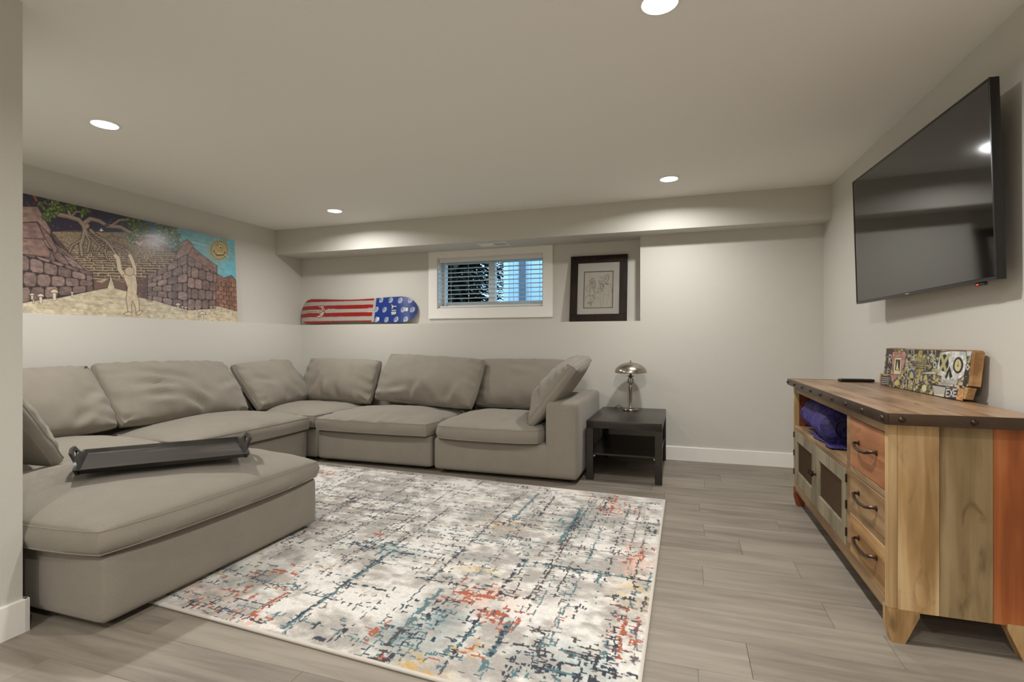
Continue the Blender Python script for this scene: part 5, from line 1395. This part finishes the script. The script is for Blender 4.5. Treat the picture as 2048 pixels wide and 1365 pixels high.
# pale bound edge
e = 3
for sl in ((slice(0, e), slice(None)), (slice(Hr - e, Hr), slice(None)), (slice(None), slice(0, e)), (slice(None), slice(Wr - e, Wr))): rv_.a[sl] = (196, 189, 176)
Ur, Vr = np.meshgrid(np.linspace(0, 1, Wr), np.linspace(0, 1, Hr))
c_ = np.array(RC)
XY = (c_[0][None, None] * ((1 - Ur) * (1 - Vr))[..., None] + c_[1] * (Ur * (1 - Vr))[..., None] + c_[2] * (Ur * Vr)[..., None] + c_[3] * ((1 - Ur) * Vr)[..., None])
rug = thing('area_rug', 'cream and grey abstract rug with teal, navy and rust streaks', 'rug', (c_[:, 0].mean(), c_[:, 1].mean(), 0))
XY = XY - np.array([rug.location.x, rug.location.y])
Zr = np.full(Ur.shape, RUG_T - .001) + .0008 * (vnoise(Hr, Wr, 3, 3, 9) - .5)
rugm, rnt_, rb2 = new_mat('woven_rug_pile'); at_ = node(rnt_, 'ShaderNodeAttribute'); at_.attribute_name = 'paint'
rnt_.links.new(at_.outputs['Color'], rb2.inputs['Base Color']); rb2.inputs['Roughness'].default_value = 0.9; rb2.inputs['Specular IOR Level'].default_value = .2; rb2.inputs['Sheen Weight'].default_value = .15
add_bump(rnt_, rb2, coords(rnt_), 300, .35, .002, 2)
grid_art('pile', np.concatenate([XY, Zr[..., None]], -1), s2l(rv_.a), rugm, rug)
loop = [(p[0] - rug.location.x, p[1] - rug.location.y) for p in RC]
MB().prism(loop, lambda a, b, d: (a, b, d), 0.0005, RUG_T - .002).build('backing', plain('rug_backing', (170, 160, 144), 0.9), rug, smooth=None)
bd = []
for i in range(4):
    a, b = loop[i], loop[(i + 1) % 4]
    for t in np.linspace(0, 1, 24)[:-1]: bd.append((a[0] * (1 - t) + b[0] * t, a[1] * (1 - t) + b[1] * t, .0068))
MB().tube(bd, 0.0052, 8, closed=True).build('bound_edge', plain('rug_binding', (188, 182, 172), 0.85, bump=(200, .4, .002)), rug)
# ------------------------------------------------------------------ garden outside the window
gr_ = struct(boxo('ground_outside', (-9, 5.26, 0.9), (6, 16, 1.15), plain('garden_ground', (66, 72, 58), 0.9, var=.3)), 'garden ground outside the window')
M_side = plain('pale_blue_siding', (206, 216, 222), 0.6, var=.03)
M_post = plain('grey_post', (104, 108, 116), 0.7, var=.1)
sh = thing('garden_shed', 'pale vertical board shed outside the right half of the window', 'shed', (-1.6, 8.2, 1.15))
xx = -1.22
while xx < 1.2:
    MB().box((xx + .003, 0, 0), (xx + .147, .03, 2.6), .004, 1).build('siding_board', M_side, sh); xx += .15
MB().box((-1.22, .03, 0), (1.2, 1.4, 2.55)).build('shed_body', M_side, sh)
MB().box((-.96, -.06, 0), (-.86, -.002, 2.6), .004, 1).build('post', M_post, sh)
MB().box((-1.24, -.02, 0), (-1.15, -.001, 2.6), .003, 1).build('trim_board', plain('white_trim_outside', (224, 228, 230), 0.6), sh)
MB().box((-1.3, -.3, 2.6), (1.3, 1.6, 2.7), .01, 1).build('roof', M_post, sh)
M_leaf = plain('conifer_green', (46, 60, 44), 0.8, var=.45, vscale=6)
M_bark = plain('tree_bark', (82, 70, 60), 0.9, var=.2)
for (tx, ty, hh_, rr0, lb, sd) in ((-4.25, 9.4, 3.2, 1.15, 'dark evergreen tree outside behind the left half of the window', 1), (-3.6, 13.0, 3.8, 1.5, 'far dark evergreen tree outside showing just beside the pale shed', 2), (-7.0, 12.5, 3.8, 1.5, 'dark evergreen tree outside at the left edge of the window', 3)):
    t = thing('evergreen_tree', lb, 'tree', (tx, ty, 1.15))
    MB().tube([(0, 0, 0), (0.02, 0, 1.2), (0, 0.03, hh_ * .9)], [.10, .08, .02], 8).build('trunk', M_bark, t)
    r = random.Random(sd); V = []; F = []
    for i in range(11000):
        z = r.uniform(.05, 1) * hh_; rad = rr0 * (1.0 - .45 * (z / hh_) ** 2) * (0.15 + 0.85 * r.random()); a = r.uniform(0, 2 * PI)
        rad *= .88 + .12 * math.sin(z * 9 + a * 2)
        p = Vector((rad * math.cos(a), rad * math.sin(a), z)); d = Vector((math.cos(a), math.sin(a), r.uniform(-.7, .3))).normalized()
        s_ = d.cross(Vector((0, 0, 1))).normalized() * r.uniform(.03, .065); l = r.uniform(.08, .2); w = Vector((0, 0, r.uniform(-.03, .03)))
        o = len(V); V += [tuple(p - s_), tuple(p + s_), tuple(p + d * l + s_ * .3 + w), tuple(p + d * l - s_ * .3 + w)]; F.append((o, o + 1, o + 2, o + 3))
    me = bpy.data.meshes.new('foliage'); me.from_pydata(V, [], F); me.materials.append(M_leaf)
    fo = bpy.data.objects.new('foliage', me); COL.objects.link(fo); fo.parent = t; fo['kind'] = 'stuff'
